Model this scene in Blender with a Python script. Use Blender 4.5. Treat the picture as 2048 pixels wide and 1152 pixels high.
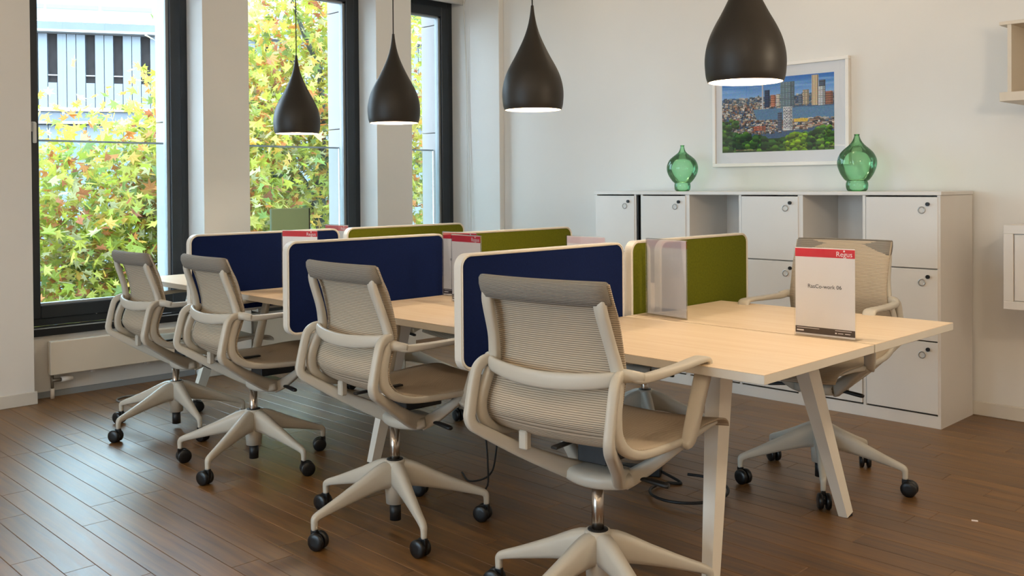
import bpy, bmesh, math, random
import numpy as np
from mathutils import Vector, Matrix

random.seed(7)
rng = np.random.default_rng(7)
for o in list(bpy.data.objects):
    bpy.data.objects.remove(o)
scene = bpy.context.scene
col = scene.collection
PI = math.pi

# ------------------------------------------------------------------ camera
HC = 1.26                       # camera height
FPX, YAW, PITCH, ROLL, CY = 1892.75, -0.7953, 0.0101, 0.0078, 387.67
cyw, syw = math.cos(YAW), math.sin(YAW)
cp, sp = math.cos(PITCH), math.sin(PITCH)
cr, sr = math.cos(ROLL), math.sin(ROLL)
fwd = Vector((syw * cp, cyw * cp, -sp))
rgt = Vector((cyw, -syw, 0))
dwn = fwd.cross(rgt)
r2 = cr * rgt + sr * dwn
d2 = -sr * rgt + cr * dwn
cam_data = bpy.data.cameras.new('camera')
cam = bpy.data.objects.new('camera', cam_data)
col.objects.link(cam)
M = Matrix((r2, -d2, -fwd)).transposed().to_4x4()
M.translation = Vector((0, 0, HC))
cam.matrix_world = M
cam_data.sensor_width = 36
cam_data.lens = FPX / 2048 * 36
cam_data.shift_y = (CY - 576) / 2048
cam_data.clip_start = 0.05
cam_data.clip_end = 300
scene.camera = cam

# ------------------------------------------------------------------ world, light, exposure
SKY = 12.6
world = bpy.data.worlds.new('world')
scene.world = world
world.use_nodes = True
wn = world.node_tree.nodes
wn['Background'].inputs[0].default_value = (0.61, 0.81, 1.0, 1)
wn['Background'].inputs[1].default_value = SKY
scene.view_settings.view_transform = 'Standard'
scene.view_settings.look = 'None'
scene.view_settings.gamma = 1
scene.view_settings.use_curve_mapping = False
scene.view_settings.exposure = 0.14
FILL_W = 16.0        # added opal fill globes out of view (watts each)
PEND_W = 9.5         # pendant bulbs
WARM = (1.0, 0.80, 0.58)


def portal(y0, y1, z0, z1, x):
    d = bpy.data.lights.new('window_portal', 'AREA')
    d.shape = 'RECTANGLE'
    d.size = y1 - y0
    d.size_y = z1 - z0
    d.cycles.is_portal = True
    o = bpy.data.objects.new('window_portal', d)
    col.objects.link(o)
    o.location = (x, (y0 + y1) / 2, (z0 + z1) / 2)
    o.rotation_euler = (PI / 2, 0, -PI / 2)   # local -Z looks into the room (+X)
    return o


WINS = [(1.86, 2.923), (3.257, 4.331), (4.67, 5.29)]
XP, XS, XF, XO = -5.886, -6.03, -6.11, -6.42   # pier face, spandrel face, frame face, outer face
ZS, ZH = 0.42, 2.80                            # sill top, window head
CEIL = 3.02
YB = 5.345
YN, XR = -4.6, 2.6                             # wall behind the camera, wall to the right
FWINS = [(-4.9, -3.5), (-2.7, -1.3)]  # unseen windows added to light surfaces that face the camera
for a, b in WINS:
    portal(a, b, ZS, ZH, XF - 0.1)
for a, b in FWINS:
    q = portal(a, b, ZS, ZH, 0)
    q.location = ((a + b) / 2, YN - 0.15, (ZS + ZH) / 2)
    q.rotation_euler = (PI / 2, 0, 0)

# ------------------------------------------------------------------ materials
MATS = {}


def lin(c):
    return tuple(((v / 255) / 12.92 if v / 255 <= 0.04045 else ((v / 255 + 0.055) / 1.055) ** 2.4) for v in c)


def base_mat(name, rgb, rough=0.5, metal=0.0, spec=0.5, bump=0.0, bscale=200.0, var=0.0, vscale=6.0, coat=0.0):
    m = bpy.data.materials.new(name)
    m.use_nodes = True
    nt = m.node_tree
    b = nt.nodes['Principled BSDF']
    c = lin(rgb) + (1,)
    b.inputs['Base Color'].default_value = c
    b.inputs['Roughness'].default_value = rough
    b.inputs['Metallic'].default_value = metal
    b.inputs['Specular IOR Level'].default_value = spec
    if coat:
        b.inputs['Coat Weight'].default_value = coat
        b.inputs['Coat Roughness'].default_value = 0.15
    tc = nt.nodes.new('ShaderNodeTexCoord')
    if var > 0:
        n = nt.nodes.new('ShaderNodeTexNoise')
        n.inputs['Scale'].default_value = vscale
        n.inputs['Detail'].default_value = 4
        nt.links.new(tc.outputs['Object'], n.inputs['Vector'])
        r = nt.nodes.new('ShaderNodeValToRGB')
        r.color_ramp.elements[0].position = 0.3
        r.color_ramp.elements[1].position = 0.7
        r.color_ramp.elements[0].color = tuple(v * (1 - var) for v in c[:3]) + (1,)
        r.color_ramp.elements[1].color = tuple(min(1, v * (1 + var)) for v in c[:3]) + (1,)
        nt.links.new(n.outputs['Fac'], r.inputs['Fac'])
        nt.links.new(r.outputs['Color'], b.inputs['Base Color'])
    if bump > 0:
        n2 = nt.nodes.new('ShaderNodeTexNoise')
        n2.inputs['Scale'].default_value = bscale
        n2.inputs['Detail'].default_value = 3
        nt.links.new(tc.outputs['Object'], n2.inputs['Vector'])
        bp = nt.nodes.new('ShaderNodeBump')
        bp.inputs['Strength'].default_value = bump
        bp.inputs['Distance'].default_value = 0.002
        nt.links.new(n2.outputs['Fac'], bp.inputs['Height'])
        nt.links.new(bp.outputs['Normal'], b.inputs['Normal'])
    MATS[name] = m
    return m


base_mat('wall_paint', (224, 221, 216), 0.85, spec=0.2, bump=0.08, bscale=260, var=0.01, vscale=3)
base_mat('ceiling_paint', (232, 230, 226), 0.9, spec=0.2, bump=0.05, bscale=200)
base_mat('baseboard_paint', (214, 208, 198), 0.5, bump=0.03, bscale=80)
base_mat('frame_dark', (36, 42, 48), 0.35, var=0.04, vscale=4)
base_mat('sill_dark', (22, 24, 28), 0.35, var=0.03)
base_mat('seal_grey', (140, 146, 150), 0.5, var=0.02)
base_mat('stone', (146, 138, 134), 0.8, bump=0.15, bscale=60, var=0.03, vscale=3)
base_mat('radiator_white', (214, 204, 188), 0.4, bump=0.02, bscale=50)
base_mat('chair_plastic', (194, 187, 173), 0.42, bump=0.03, bscale=300, var=0.015)
base_mat('chair_dark', (22, 22, 23), 0.45, bump=0.05, bscale=300)
base_mat('caster_black', (14, 14, 15), 0.35, var=0.05)
base_mat('chrome', (178, 168, 158), 0.22, metal=1.0, var=0.03)
base_mat('edge_white', (214, 208, 196), 0.45, var=0.02)
base_mat('desk_leg_white', (234, 228, 216), 0.4, var=0.015)
base_mat('divider_frame', (222, 215, 203), 0.45, var=0.015)
base_mat('blue_felt', (9, 25, 66), 0.95, spec=0.15, bump=0.4, bscale=900, var=0.12, vscale=120)
base_mat('green_felt', (92, 96, 18), 0.95, spec=0.15, bump=0.4, bscale=900, var=0.12, vscale=120)
base_mat('cabinet_white', (224, 219, 213), 0.45, var=0.01, bump=0.02, bscale=120)
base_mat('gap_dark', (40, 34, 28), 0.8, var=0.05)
base_mat('lock_ring', (176, 172, 166), 0.35, metal=0.6, var=0.03)
base_mat('lock_face', (206, 203, 198), 0.4, var=0.02)
base_mat('lock_black', (20, 20, 20), 0.4, var=0.05)
base_mat('pendant_black', (40, 35, 29), 0.48, spec=0.4, bump=0.03, bscale=400)
base_mat('pendant_lining', (250, 240, 222), 0.6, var=0.01)
base_mat('cord_black', (12, 12, 12), 0.6, var=0.05)
base_mat('red_print', (212, 30, 38), 0.55, var=0.03)
base_mat('white_print', (246, 236, 232), 0.6, var=0.01)
base_mat('dark_print', (72, 56, 44), 0.55, var=0.04)
base_mat('black_print', (26, 24, 24), 0.6, var=0.04)
base_mat('picture_frame', (236, 231, 224), 0.4, var=0.01)
base_mat('picture_mat', (250, 250, 252), 0.8, var=0.005)
base_mat('panel_green', (104, 126, 98), 0.6, var=0.03)
base_mat('bark', (62, 64, 56), 0.9, bump=0.6, bscale=20, var=0.25, vscale=8)
base_mat('street', (84, 84, 86), 0.9, var=0.1, vscale=0.6)
base_mat('facade_panel', (104, 108, 113), 0.4, metal=0.1, var=0.05, vscale=1.2)
base_mat('facade_band', (88, 92, 98), 0.6, var=0.08, vscale=1.0)
base_mat('facade_white', (146, 142, 138), 0.6, var=0.02)
base_mat('facade_window', (40, 35, 34), 0.7, spec=0.2, var=0.25, vscale=3)
base_mat('facade_blue', (104, 118, 136), 0.3, var=0.03)
base_mat('cable_black', (16, 16, 17), 0.5, var=0.05)
base_mat('cable_grey', (120, 116, 110), 0.5, var=0.05)
base_mat('brass_grey', (120, 112, 100), 0.4, metal=0.5, var=0.08)
base_mat('shelf_white', (216, 206, 190), 0.5, var=0.01)


def add_node(m, t):
    return m.node_tree.nodes.new(t)


def clear_mat(name, tint, gloss=1.0, rough=0.02, ior=1.45, tint_edge=None):
    """thin clear sheet: light passes straight through (tinted), Fresnel gloss on top"""
    m = bpy.data.materials.new(name)
    m.use_nodes = True
    nt = m.node_tree
    nt.nodes.clear()
    out = nt.nodes.new('ShaderNodeOutputMaterial')
    mix = nt.nodes.new('ShaderNodeMixShader')
    tr = nt.nodes.new('ShaderNodeBsdfTransparent')
    gl = nt.nodes.new('ShaderNodeBsdfGlossy')
    fr = nt.nodes.new('ShaderNodeFresnel')
    fr.inputs['IOR'].default_value = ior
    tr.inputs['Color'].default_value = tuple(tint) + (1,)
    gl.inputs['Roughness'].default_value = rough
    mu = nt.nodes.new('ShaderNodeMath')
    mu.operation = 'MULTIPLY'
    mu.inputs[1].default_value = gloss
    nt.links.new(fr.outputs[0], mu.inputs[0])
    nt.links.new(mu.outputs[0], mix.inputs[0])
    if tint_edge is not None:
        # more glass is crossed where the wall is seen edge-on: deeper tint there
        lw = nt.nodes.new('ShaderNodeLayerWeight')
        lw.inputs['Blend'].default_value = 0.35
        mc = nt.nodes.new('ShaderNodeMix')
        mc.data_type = 'RGBA'
        mc.inputs[6].default_value = tuple(tint) + (1,)
        mc.inputs[7].default_value = tuple(tint_edge) + (1,)
        nt.links.new(lw.outputs['Facing'], mc.inputs[0])
        nt.links.new(mc.outputs[2], tr.inputs['Color'])
    nt.links.new(tr.outputs[0], mix.inputs[1])
    nt.links.new(gl.outputs[0], mix.inputs[2])
    nt.links.new(mix.outputs[0], out.inputs[0])
    MATS[name] = m
    return m


clear_mat('window_glass', (0.97, 0.985, 0.98), 0.6, 0.0)
clear_mat('rail_glass', (0.90, 0.955, 0.94), 0.5, 0.0)
clear_mat('acrylic', (0.995, 0.995, 0.995), 0.45, 0.03)
clear_mat('picture_glass', (0.995, 0.995, 0.995), 0.6, 0.0, 1.5)
clear_mat('green_glass', (0.66, 0.94, 0.71), 0.9, 0.02, 1.45, (0.15, 0.55, 0.23))

# floor wood: grain along X, a shade of its own for every plank
m = base_mat('floor_wood', (120, 88, 56), 0.36, spec=1.0)
nt = m.node_tree
b = nt.nodes['Principled BSDF']
oi = add_node(m, 'ShaderNodeObjectInfo')
geo = add_node(m, 'ShaderNodeNewGeometry')
mapn = add_node(m, 'ShaderNodeMapping')
mapn.inputs['Scale'].default_value = (1.6, 26, 26)
addv = add_node(m, 'ShaderNodeVectorMath')
addv.operation = 'ADD'
scl = add_node(m, 'ShaderNodeVectorMath')
scl.operation = 'SCALE'
scl.inputs['Scale'].default_value = 37.0
att = add_node(m, 'ShaderNodeAttribute')
att.attribute_name = 'shade'
sumr = add_node(m, 'ShaderNodeMath')
sumr.operation = 'ADD'
comb = add_node(m, 'ShaderNodeCombineXYZ')
nt.links.new(oi.outputs['Random'], sumr.inputs[0])
nt.links.new(att.outputs['Fac'], sumr.inputs[1])
frc = add_node(m, 'ShaderNodeMath')
frc.operation = 'FRACT'
nt.links.new(sumr.outputs[0], frc.inputs[0])
nt.links.new(frc.outputs[0], comb.inputs[0])
nt.links.new(frc.outputs[0], comb.inputs[2])
nt.links.new(comb.outputs[0], scl.inputs[0])
nt.links.new(geo.outputs['Position'], addv.inputs[0])
nt.links.new(scl.outputs[0], addv.inputs[1])
nt.links.new(addv.outputs[0], mapn.inputs['Vector'])
nz = add_node(m, 'ShaderNodeTexNoise')
nz.inputs['Scale'].default_value = 1.6
nz.inputs['Detail'].default_value = 6
nz.inputs['Distortion'].default_value = 0.6
nt.links.new(mapn.outputs[0], nz.inputs['Vector'])
ramp = add_node(m, 'ShaderNodeValToRGB')
ramp.color_ramp.elements[0].position = 0.28
ramp.color_ramp.elements[0].color = lin((90, 60, 26)) + (1,)
ramp.color_ramp.elements[1].position = 0.72
ramp.color_ramp.elements[1].color = lin((138, 97, 48)) + (1,)
nt.links.new(nz.outputs['Fac'], ramp.inputs['Fac'])
hsv = add_node(m, 'ShaderNodeHueSaturation')
mr = add_node(m, 'ShaderNodeMapRange')
mr.inputs['To Min'].default_value = 0.82
mr.inputs['To Max'].default_value = 1.15
nt.links.new(frc.outputs[0], mr.inputs['Value'])
nt.links.new(mr.outputs[0], hsv.inputs['Value'])
nt.links.new(ramp.outputs['Color'], hsv.inputs['Color'])
nt.links.new(hsv.outputs['Color'], b.inputs['Base Color'])
mrr = add_node(m, 'ShaderNodeMapRange')
mrr.inputs['To Min'].default_value = 0.33
mrr.inputs['To Max'].default_value = 0.47
nt.links.new(nz.outputs['Fac'], mrr.inputs['Value'])
nt.links.new(mrr.outputs[0], b.inputs['Roughness'])
bp = add_node(m, 'ShaderNodeBump')
bp.inputs['Strength'].default_value = 0.12
bp.inputs['Distance'].default_value = 0.002
nt.links.new(nz.outputs['Fac'], bp.inputs['Height'])
nt.links.new(bp.outputs['Normal'], b.inputs['Normal'])

# desk laminate: pale wood print, faint grain along X
m = base_mat('desk_laminate', (232, 206, 166), 0.42)
nt = m.node_tree
b = nt.nodes['Principled BSDF']
tc = add_node(m, 'ShaderNodeTexCoord')
mp = add_node(m, 'ShaderNodeMapping')
mp.inputs['Scale'].default_value = (1.2, 22, 22)
nz = add_node(m, 'ShaderNodeTexNoise')
nz.inputs['Scale'].default_value = 2.0
nz.inputs['Detail'].default_value = 5
nt.links.new(tc.outputs['Object'], mp.inputs['Vector'])
nt.links.new(mp.outputs[0], nz.inputs['Vector'])
rp = add_node(m, 'ShaderNodeValToRGB')
rp.color_ramp.elements[0].position = 0.3
rp.color_ramp.elements[0].color = lin((230, 203, 168)) + (1,)
rp.color_ramp.elements[1].position = 0.7
rp.color_ramp.elements[1].color = lin((238, 215, 184)) + (1,)
nt.links.new(nz.outputs['Fac'], rp.inputs['Fac'])
nt.links.new(rp.outputs['Color'], b.inputs['Base Color'])


def knit_mat(name, c0, c1, period):
    m = base_mat(name, c0, 0.85, spec=0.2)
    nt = m.node_tree
    b = nt.nodes['Principled BSDF']
    uv = add_node(m, 'ShaderNodeUVMap')
    sep = add_node(m, 'ShaderNodeSeparateXYZ')
    nt.links.new(uv.outputs[0], sep.inputs[0])
    nz = add_node(m, 'ShaderNodeTexNoise')
    nz.inputs['Scale'].default_value = 60
    tc = add_node(m, 'ShaderNodeTexCoord')
    nt.links.new(tc.outputs['Object'], nz.inputs['Vector'])
    k = add_node(m, 'ShaderNodeMath')
    k.operation = 'MULTIPLY'
    k.inputs[1].default_value = 2 * PI / period
    nt.links.new(sep.outputs[1], k.inputs[0])
    k2 = add_node(m, 'ShaderNodeMath')
    k2.operation = 'MULTIPLY_ADD'
    k2.inputs[1].default_value = 0.9
    nt.links.new(nz.outputs['Fac'], k2.inputs[0])
    nt.links.new(k.outputs[0], k2.inputs[2])
    sn = add_node(m, 'ShaderNodeMath')
    sn.operation = 'SINE'
    nt.links.new(k2.outputs[0], sn.inputs[0])
    mr = add_node(m, 'ShaderNodeMapRange')
    mr.inputs['From Min'].default_value = -1
    nt.links.new(sn.outputs[0], mr.inputs['Value'])
    rp = add_node(m, 'ShaderNodeValToRGB')
    rp.color_ramp.elements[0].color = lin(c1) + (1,)
    rp.color_ramp.elements[1].color = lin(c0) + (1,)
    rp.color_ramp.elements[0].position = 0.05
    rp.color_ramp.elements[1].position = 0.55
    nt.links.new(mr.outputs[0], rp.inputs['Fac'])
    nt.links.new(rp.outputs['Color'], b.inputs['Base Color'])
    bp = add_node(m, 'ShaderNodeBump')
    bp.inputs['Strength'].default_value = 0.5
    bp.inputs['Distance'].default_value = 0.002
    nt.links.new(mr.outputs[0], bp.inputs['Height'])
    nt.links.new(bp.outputs['Normal'], b.inputs['Normal'])


knit_mat('knit', (200, 184, 162), (140, 126, 108), 0.0062)
knit_mat('knit_roll', (152, 145, 135), (100, 93, 84), 0.0062)


def attr_mat(name, attr, rough=0.6, transl=0.0):
    m = bpy.data.materials.new(name)
    m.use_nodes = True
    nt = m.node_tree
    b = nt.nodes['Principled BSDF']
    b.inputs['Roughness'].default_value = rough
    a = nt.nodes.new('ShaderNodeVertexColor')
    a.layer_name = attr
    nt.links.new(a.outputs['Color'], b.inputs['Base Color'])
    if transl > 0:
        t = nt.nodes.new('ShaderNodeBsdfTranslucent')
        nt.links.new(a.outputs['Color'], t.inputs['Color'])
        mx = nt.nodes.new('ShaderNodeMixShader')
        mx.inputs[0].default_value = transl
        nt.links.new(b.outputs[0], mx.inputs[1])
        nt.links.new(t.outputs[0], mx.inputs[2])
        nt.links.new(mx.outputs[0], nt.nodes['Material Output'].inputs[0])
    MATS[name] = m


m = base_mat('paper', (252, 248, 246), 0.7)
_t = add_node(m, 'ShaderNodeBsdfTranslucent')
_t.inputs['Color'].default_value = lin((252, 246, 242)) + (1,)
_x = add_node(m, 'ShaderNodeMixShader')
_x.inputs[0].default_value = 0.42
m.node_tree.links.new(m.node_tree.nodes['Principled BSDF'].outputs[0], _x.inputs[1])
m.node_tree.links.new(_t.outputs[0], _x.inputs[2])
m.node_tree.links.new(_x.outputs[0], m.node_tree.nodes['Material Output'].inputs[0])
attr_mat('leaf', 'tint', 0.5, 0.58)
attr_mat('print', 'tint', 0.6)

for nm, rgb, st in (('bulb_glow', (1.0, 0.86, 0.66), 14.0),):
    m = bpy.data.materials.new(nm)
    m.use_nodes = True
    b = m.node_tree.nodes['Principled BSDF']
    b.inputs['Base Color'].default_value = (0.9, 0.88, 0.84, 1)
    b.inputs['Emission Color'].default_value = rgb + (1,)
    b.inputs['Emission Strength'].default_value = st
    MATS[nm] = m


# opal glass: lets its lamp's light through and glows itself
m = bpy.data.materials.new('globe_glow')
m.use_nodes = True
nt = m.node_tree
nt.nodes.clear()
out = nt.nodes.new('ShaderNodeOutputMaterial')
tr = nt.nodes.new('ShaderNodeBsdfTransparent')
em = nt.nodes.new('ShaderNodeEmission')
em.inputs['Color'].default_value = (1.0, .86, .68, 1)
em.inputs['Strength'].default_value = 1.5
ad = nt.nodes.new('ShaderNodeAddShader')
nt.links.new(tr.outputs[0], ad.inputs[0])
nt.links.new(em.outputs[0], ad.inputs[1])
nt.links.new(ad.outputs[0], out.inputs[0])
MATS['globe_glow'] = m


# ------------------------------------------------------------------ mesh helpers
def link(o):
    col.objects.link(o)
    return o


def mkobj(name, me, mat=None, parent=None, loc=None, rot=None):
    o = bpy.data.objects.new(name, me)
    link(o)
    if mat and len(me.materials) == 0:
        me.materials.append(MATS[mat])
    if parent:
        o.parent = parent
    if loc is not None:
        o.location = loc
    if rot is not None:
        o.rotation_euler = rot
    return o


def tag(o, label=None, cat=None, group=None, kind=None):
    if label:
        o['label'] = label
    if cat:
        o['category'] = cat
    if group:
        o['group'] = group
    if kind:
        o['kind'] = kind
    return o


def empty(name, loc=(0, 0, 0), rz=0.0):
    o = bpy.data.objects.new(name, None)
    link(o)
    o.location = loc
    o.rotation_euler = (0, 0, rz)
    o.empty_display_size = 0.1
    return o


def mesh_py(name, v, f, smooth=False):
    me = bpy.data.meshes.new(name)
    me.from_pydata([tuple(p) for p in v], [], f)
    me.update()
    if smooth:
        me.polygons.foreach_set('use_smooth', [True] * len(me.polygons))
    return me


def box_bm(bm, x0, x1, y0, y1, z0, z1, bev=0.0, seg=2):
    r = bmesh.ops.create_cube(bm, size=1)
    vs = r['verts']
    for v in vs:
        v.co = Vector((x0 + (v.co.x + .5) * (x1 - x0), y0 + (v.co.y + .5) * (y1 - y0), z0 + (v.co.z + .5) * (z1 - z0)))
    if bev > 0:
        es = list({e for v in vs for e in v.link_edges})
        bmesh.ops.bevel(bm, geom=es, offset=bev, segments=seg, affect='EDGES', profile=0.5)


def boxes(name, lst, bev=0.0, seg=1):
    bm = bmesh.new()
    for b_ in lst:
        box_bm(bm, *b_, bev=bev, seg=seg)
    me = bpy.data.meshes.new(name)
    bm.to_mesh(me)
    bm.free()
    return me


def catmull(P, res):
    P = np.array(P, float)
    n = len(P)
    if n == 2:
        return P
    out = []
    for i in range(n - 1):
        p0 = P[i - 1] if i > 0 else 2 * P[0] - P[1]
        p1, p2 = P[i], P[i + 1]
        p3 = P[i + 2] if i + 2 < n else 2 * P[-1] - P[-2]
        for k in range(res):
            t = k / res
            out.append(0.5 * ((2 * p1) + (-p0 + p2) * t + (2 * p0 - 5 * p1 + 4 * p2 - p3) * t * t + (-p0 + 3 * p1 - 3 * p2 + p3) * t ** 3))
    out.append(P[-1])
    return np.array(out)


def sweep(name, pts, sec, side=(1, 0, 0), n=10, res=5, p=0.6, smooth=True, linear=False, sides=None):
    """tube along pts; sec = (w,h) per point, w measured along `side`"""
    pts = np.array(pts, float)
    if np.ndim(sec) == 1:
        sec = [sec] * len(pts)
    A = np.hstack([pts, np.array(sec, float)])
    if sides is not None:
        A = np.hstack([A, np.array(sides, float)])
    if not linear:
        A = catmull(A, res)
    C, S = A[:, :3], np.maximum(A[:, 3:5], 1e-4)
    T = np.gradient(C, axis=0)
    T /= np.linalg.norm(T, axis=1)[:, None] + 1e-12
    V, F = [], []
    th = np.arange(n) * 2 * PI / n + PI / n
    cs, sn = np.cos(th), np.sin(th)
    cx = np.sign(cs) * np.abs(cs) ** p
    cz = np.sign(sn) * np.abs(sn) ** p
    for i in range(len(C)):
        sd = np.array(side, float) if sides is None else A[i, 5:8]
        bb = sd - (sd @ T[i]) * T[i]
        bb /= np.linalg.norm(bb) + 1e-12
        nn = np.cross(T[i], bb)
        for k in range(n):
            V.append(C[i] + bb * cx[k] * S[i, 0] / 2 + nn * cz[k] * S[i, 1] / 2)
    for i in range(len(C) - 1):
        for k in range(n):
            k2 = (k + 1) % n
            F.append((i * n + k, i * n + k2, (i + 1) * n + k2, (i + 1) * n + k))
    F.append(tuple(range(n - 1, -1, -1)))
    F.append(tuple((len(C) - 1) * n + k for k in range(n)))
    me = mesh_py(name, V, F, smooth)
    fix_normals(me)
    return me


def fix_normals(me):
    bm = bmesh.new()
    bm.from_mesh(me)
    bmesh.ops.recalc_face_normals(bm, faces=bm.faces)
    bm.to_mesh(me)
    bm.free()


def lathe(name, prof, n=40, smooth=True, cap=False):
    V, F = [], []
    m_ = len(prof)
    for r, z in prof:
        for k in range(n):
            a = 2 * PI * k / n
            V.append((r * math.cos(a), r * math.sin(a), z))
    for i in range(m_ - 1):
        for k in range(n):
            k2 = (k + 1) % n
            F.append((i * n + k, i * n + k2, (i + 1) * n + k2, (i + 1) * n + k))
    if cap:
        F.append(tuple(range(n - 1, -1, -1)))
        F.append(tuple((m_ - 1) * n + k for k in range(n)))
    me = mesh_py(name, V, F, smooth)
    return me


def cyl(name, r, z0, z1, n=24, r2=None, axis='z'):
    me = lathe(name, [(r, z0), (r2 if r2 else r, z1)], n, False, True)
    for pgn in me.polygons:
        if len(pgn.vertices) == 4:
            pgn.use_smooth = True
    if axis == 'x':
        me.transform(Matrix.Rotation(PI / 2, 4, 'Y'))
    if axis == 'y':
        me.transform(Matrix.Rotation(-PI / 2, 4, 'X'))
    return me


def rrect(w0, w1, h0, h1, r, seg=6):
    """rounded rectangle outline (a, b)"""
    out = []
    for cx_, cz_, a0 in ((w1 - r, h1 - r, 0), (w0 + r, h1 - r, PI / 2), (w0 + r, h0 + r, PI), (w1 - r, h0 + r, 1.5 * PI)):
        for k in range(seg + 1):
            a = a0 + PI / 2 * k / seg
            out.append((cx_ + r * math.cos(a), cz_ + r * math.sin(a)))
    return out


def tris(me):
    return me


# ------------------------------------------------------------------ structure: floor
floor_root = mkobj('floor', boxes('floor', [(-6.05, XR, YN, YB + 0.02, -0.12, -0.0125)]), 'gap_dark')
tag(floor_root, 'brown wooden plank floor of the office', kind='structure')
PW = 0.1025
plank_cache = {}


def plank_mesh(L):
    if L not in plank_cache:
        me = boxes('plank', [(-L / 2 + .0006, L / 2 - .0006, -PW / 2 + .0006, PW / 2 - .0006, -0.012, 0.0)], bev=0.0012)
        me.materials.append(MATS['floor_wood'])
        plank_cache[L] = me
    return plank_cache[L]


single, rest = [], []
row = 0
y = -1.665 - 28 * PW
while y < YB - 0.03:
    yc = y + PW / 2
    x = -6.03 - random.choice([0.0, 0.2, 0.45, 0.7, 0.9])
    while x < XR - 0.05:
        L = random.choice([0.7, 0.9, 1.0, 1.2])
        x0, x1 = x, x + L
        x += L
        if x1 < -6.0:
            continue
        xa, xb = max(x0, -6.045), min(x1, XR - 0.02)
        if xb - xa < 0.03:
            continue
        # is the plank within the camera's field?
        vis = False
        for px in (xa, (xa + xb) / 2, xb):
            q = Vector((px, yc, -HC))
            dz = q.dot(fwd)
            if dz > 0.5:
                u_ = q.dot(r2) / dz * FPX
                v_ = q.dot(d2) / dz * FPX + CY
                if -1090 < u_ < 1090 and v_ < 1200:
                    vis = True
        dist = math.hypot((xa + xb) / 2, yc)
        (single if vis else rest).append((dist, xa, xb, yc))
    y += PW
    row += 1
single.sort()
for d_, xa, xb, yc in single[290:]:
    rest.append((d_, xa, xb, yc))
for d_, xa, xb, yc in single[:290]:
    L = round(xb - xa, 2)
    mkobj('plank', plank_mesh(L), None, floor_root, ((xa + xb) / 2, yc, 0))
bm = bmesh.new()
lay = bm.faces.layers.float.new('shade_f')
for d_, xa, xb, yc in rest:
    box_bm(bm, xa + .0008, xb - .0008, yc - PW / 2 + .0008, yc + PW / 2 - .0008, -0.012, 0)
me = bpy.data.meshes.new('plank_field')
bm.to_mesh(me)
bm.free()
at = me.attributes.new('shade', 'FLOAT', 'FACE')
vals = np.repeat(rng.random(len(rest)), 6)
at.data.foreach_set('value', vals.astype(np.float32))
tag(mkobj('plank_field', me, 'floor_wood', floor_root), kind='stuff')

# ------------------------------------------------------------------ structure: walls and ceiling
ceil_ob = tag(mkobj('ceiling', boxes('ceiling', [(-6.3, XR + 0.2, YN - 0.2, 5.55, CEIL, CEIL + 0.15)]), 'ceiling_paint'), 'white painted ceiling', kind='structure')
wl = []
ys = [YN - 0.2] + [v for w in WINS for v in w] + [5.6]
for k in range(0, len(ys), 2):
    wl.append((XO + 0.2, XP, ys[k], ys[k + 1], 0, CEIL))
for a, b_ in WINS:
    wl.append((XO + 0.2, XS, a, b_, 0, 0.372))
    wl.append((XO + 0.2, XP, a, b_, 2.86, CEIL))
    wl.append((XO + 0.2, XF - 0.02, a, b_, ZH - 0.02, 2.86))
tag(mkobj('wall_left', boxes('wall_left', wl), 'wall_paint'), 'white window wall with three deep window niches', kind='structure')
tag(mkobj('wall_back', boxes('wall_back', [(-6.25, XR + 0.1, YB, YB + 0.2, 0, CEIL)]), 'wall_paint'), 'plain white back wall', kind='structure')
tag(mkobj('wall_right', boxes('wall_right', [(XR, XR + 0.2, YN - 0.2, 5.6, 0, CEIL)]), 'wall_paint'), 'plain white side wall', kind='structure')
fx = [-6.25] + [v for w in FWINS for v in w] + [XR + 0.2]
fl = [(fx[k], fx[k + 1], YN - 0.2, YN, 0, CEIL) for k in range(0, len(fx), 2)]
for a, b_ in FWINS:
    fl += [(a, b_, YN - 0.2, YN, 0, ZS), (a, b_, YN - 0.2, YN, ZH, CEIL)]
tag(mkobj('wall_front', boxes('wall_front', fl), 'wall_paint'), 'white wall with added windows behind the camera', kind='structure')
for i, (a, b_) in enumerate(FWINS):
    w = mkobj('window_%d' % (i + 4), boxes('window_frame', [
        (a, a + .07, YN - .16, YN - .08, ZS, ZH), (b_ - .07, b_, YN - .16, YN - .08, ZS, ZH),
        (a + .07, b_ - .07, YN - .16, YN - .08, ZS, ZS + .07), (a + .07, b_ - .07, YN - .16, YN - .08, ZH - .07, ZH)], bev=.003), 'frame_dark')
    tag(w, 'added dark framed window out of view behind the camera', kind='structure')
    mkobj('pane', boxes('pane', [(a + .07, b_ - .07, YN - .125, YN - .119, ZS + .07, ZH - .07)]), 'window_glass', w)
tag(mkobj('trim_1', boxes('trim_1', [(-6.19, -5.535, 5.292, YB, 0, CEIL)], bev=0.004), 'wall_paint'), 'boxed white corner casing beside the third window', kind='structure')
tag(mkobj('baseboard_back', boxes('baseboard_back', [(-5.53, XR, YB - 0.014, YB, 0, 0.075)], bev=0.003), 'baseboard_paint'), 'white skirting board along the back wall', kind='structure')
bbl = [(XP, XP + 0.014, YN, 1.874, 0, 0.075), (XP, XP + 0.014, 2.91, 3.27, 0, 0.075), (XP, XP + 0.014, 4.318, 4.684, 0, 0.075)]
tag(mkobj('baseboard_left', boxes('baseboard_left', bbl, bev=0.003), 'baseboard_paint'), 'white skirting board along the window piers', kind='structure')

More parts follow.
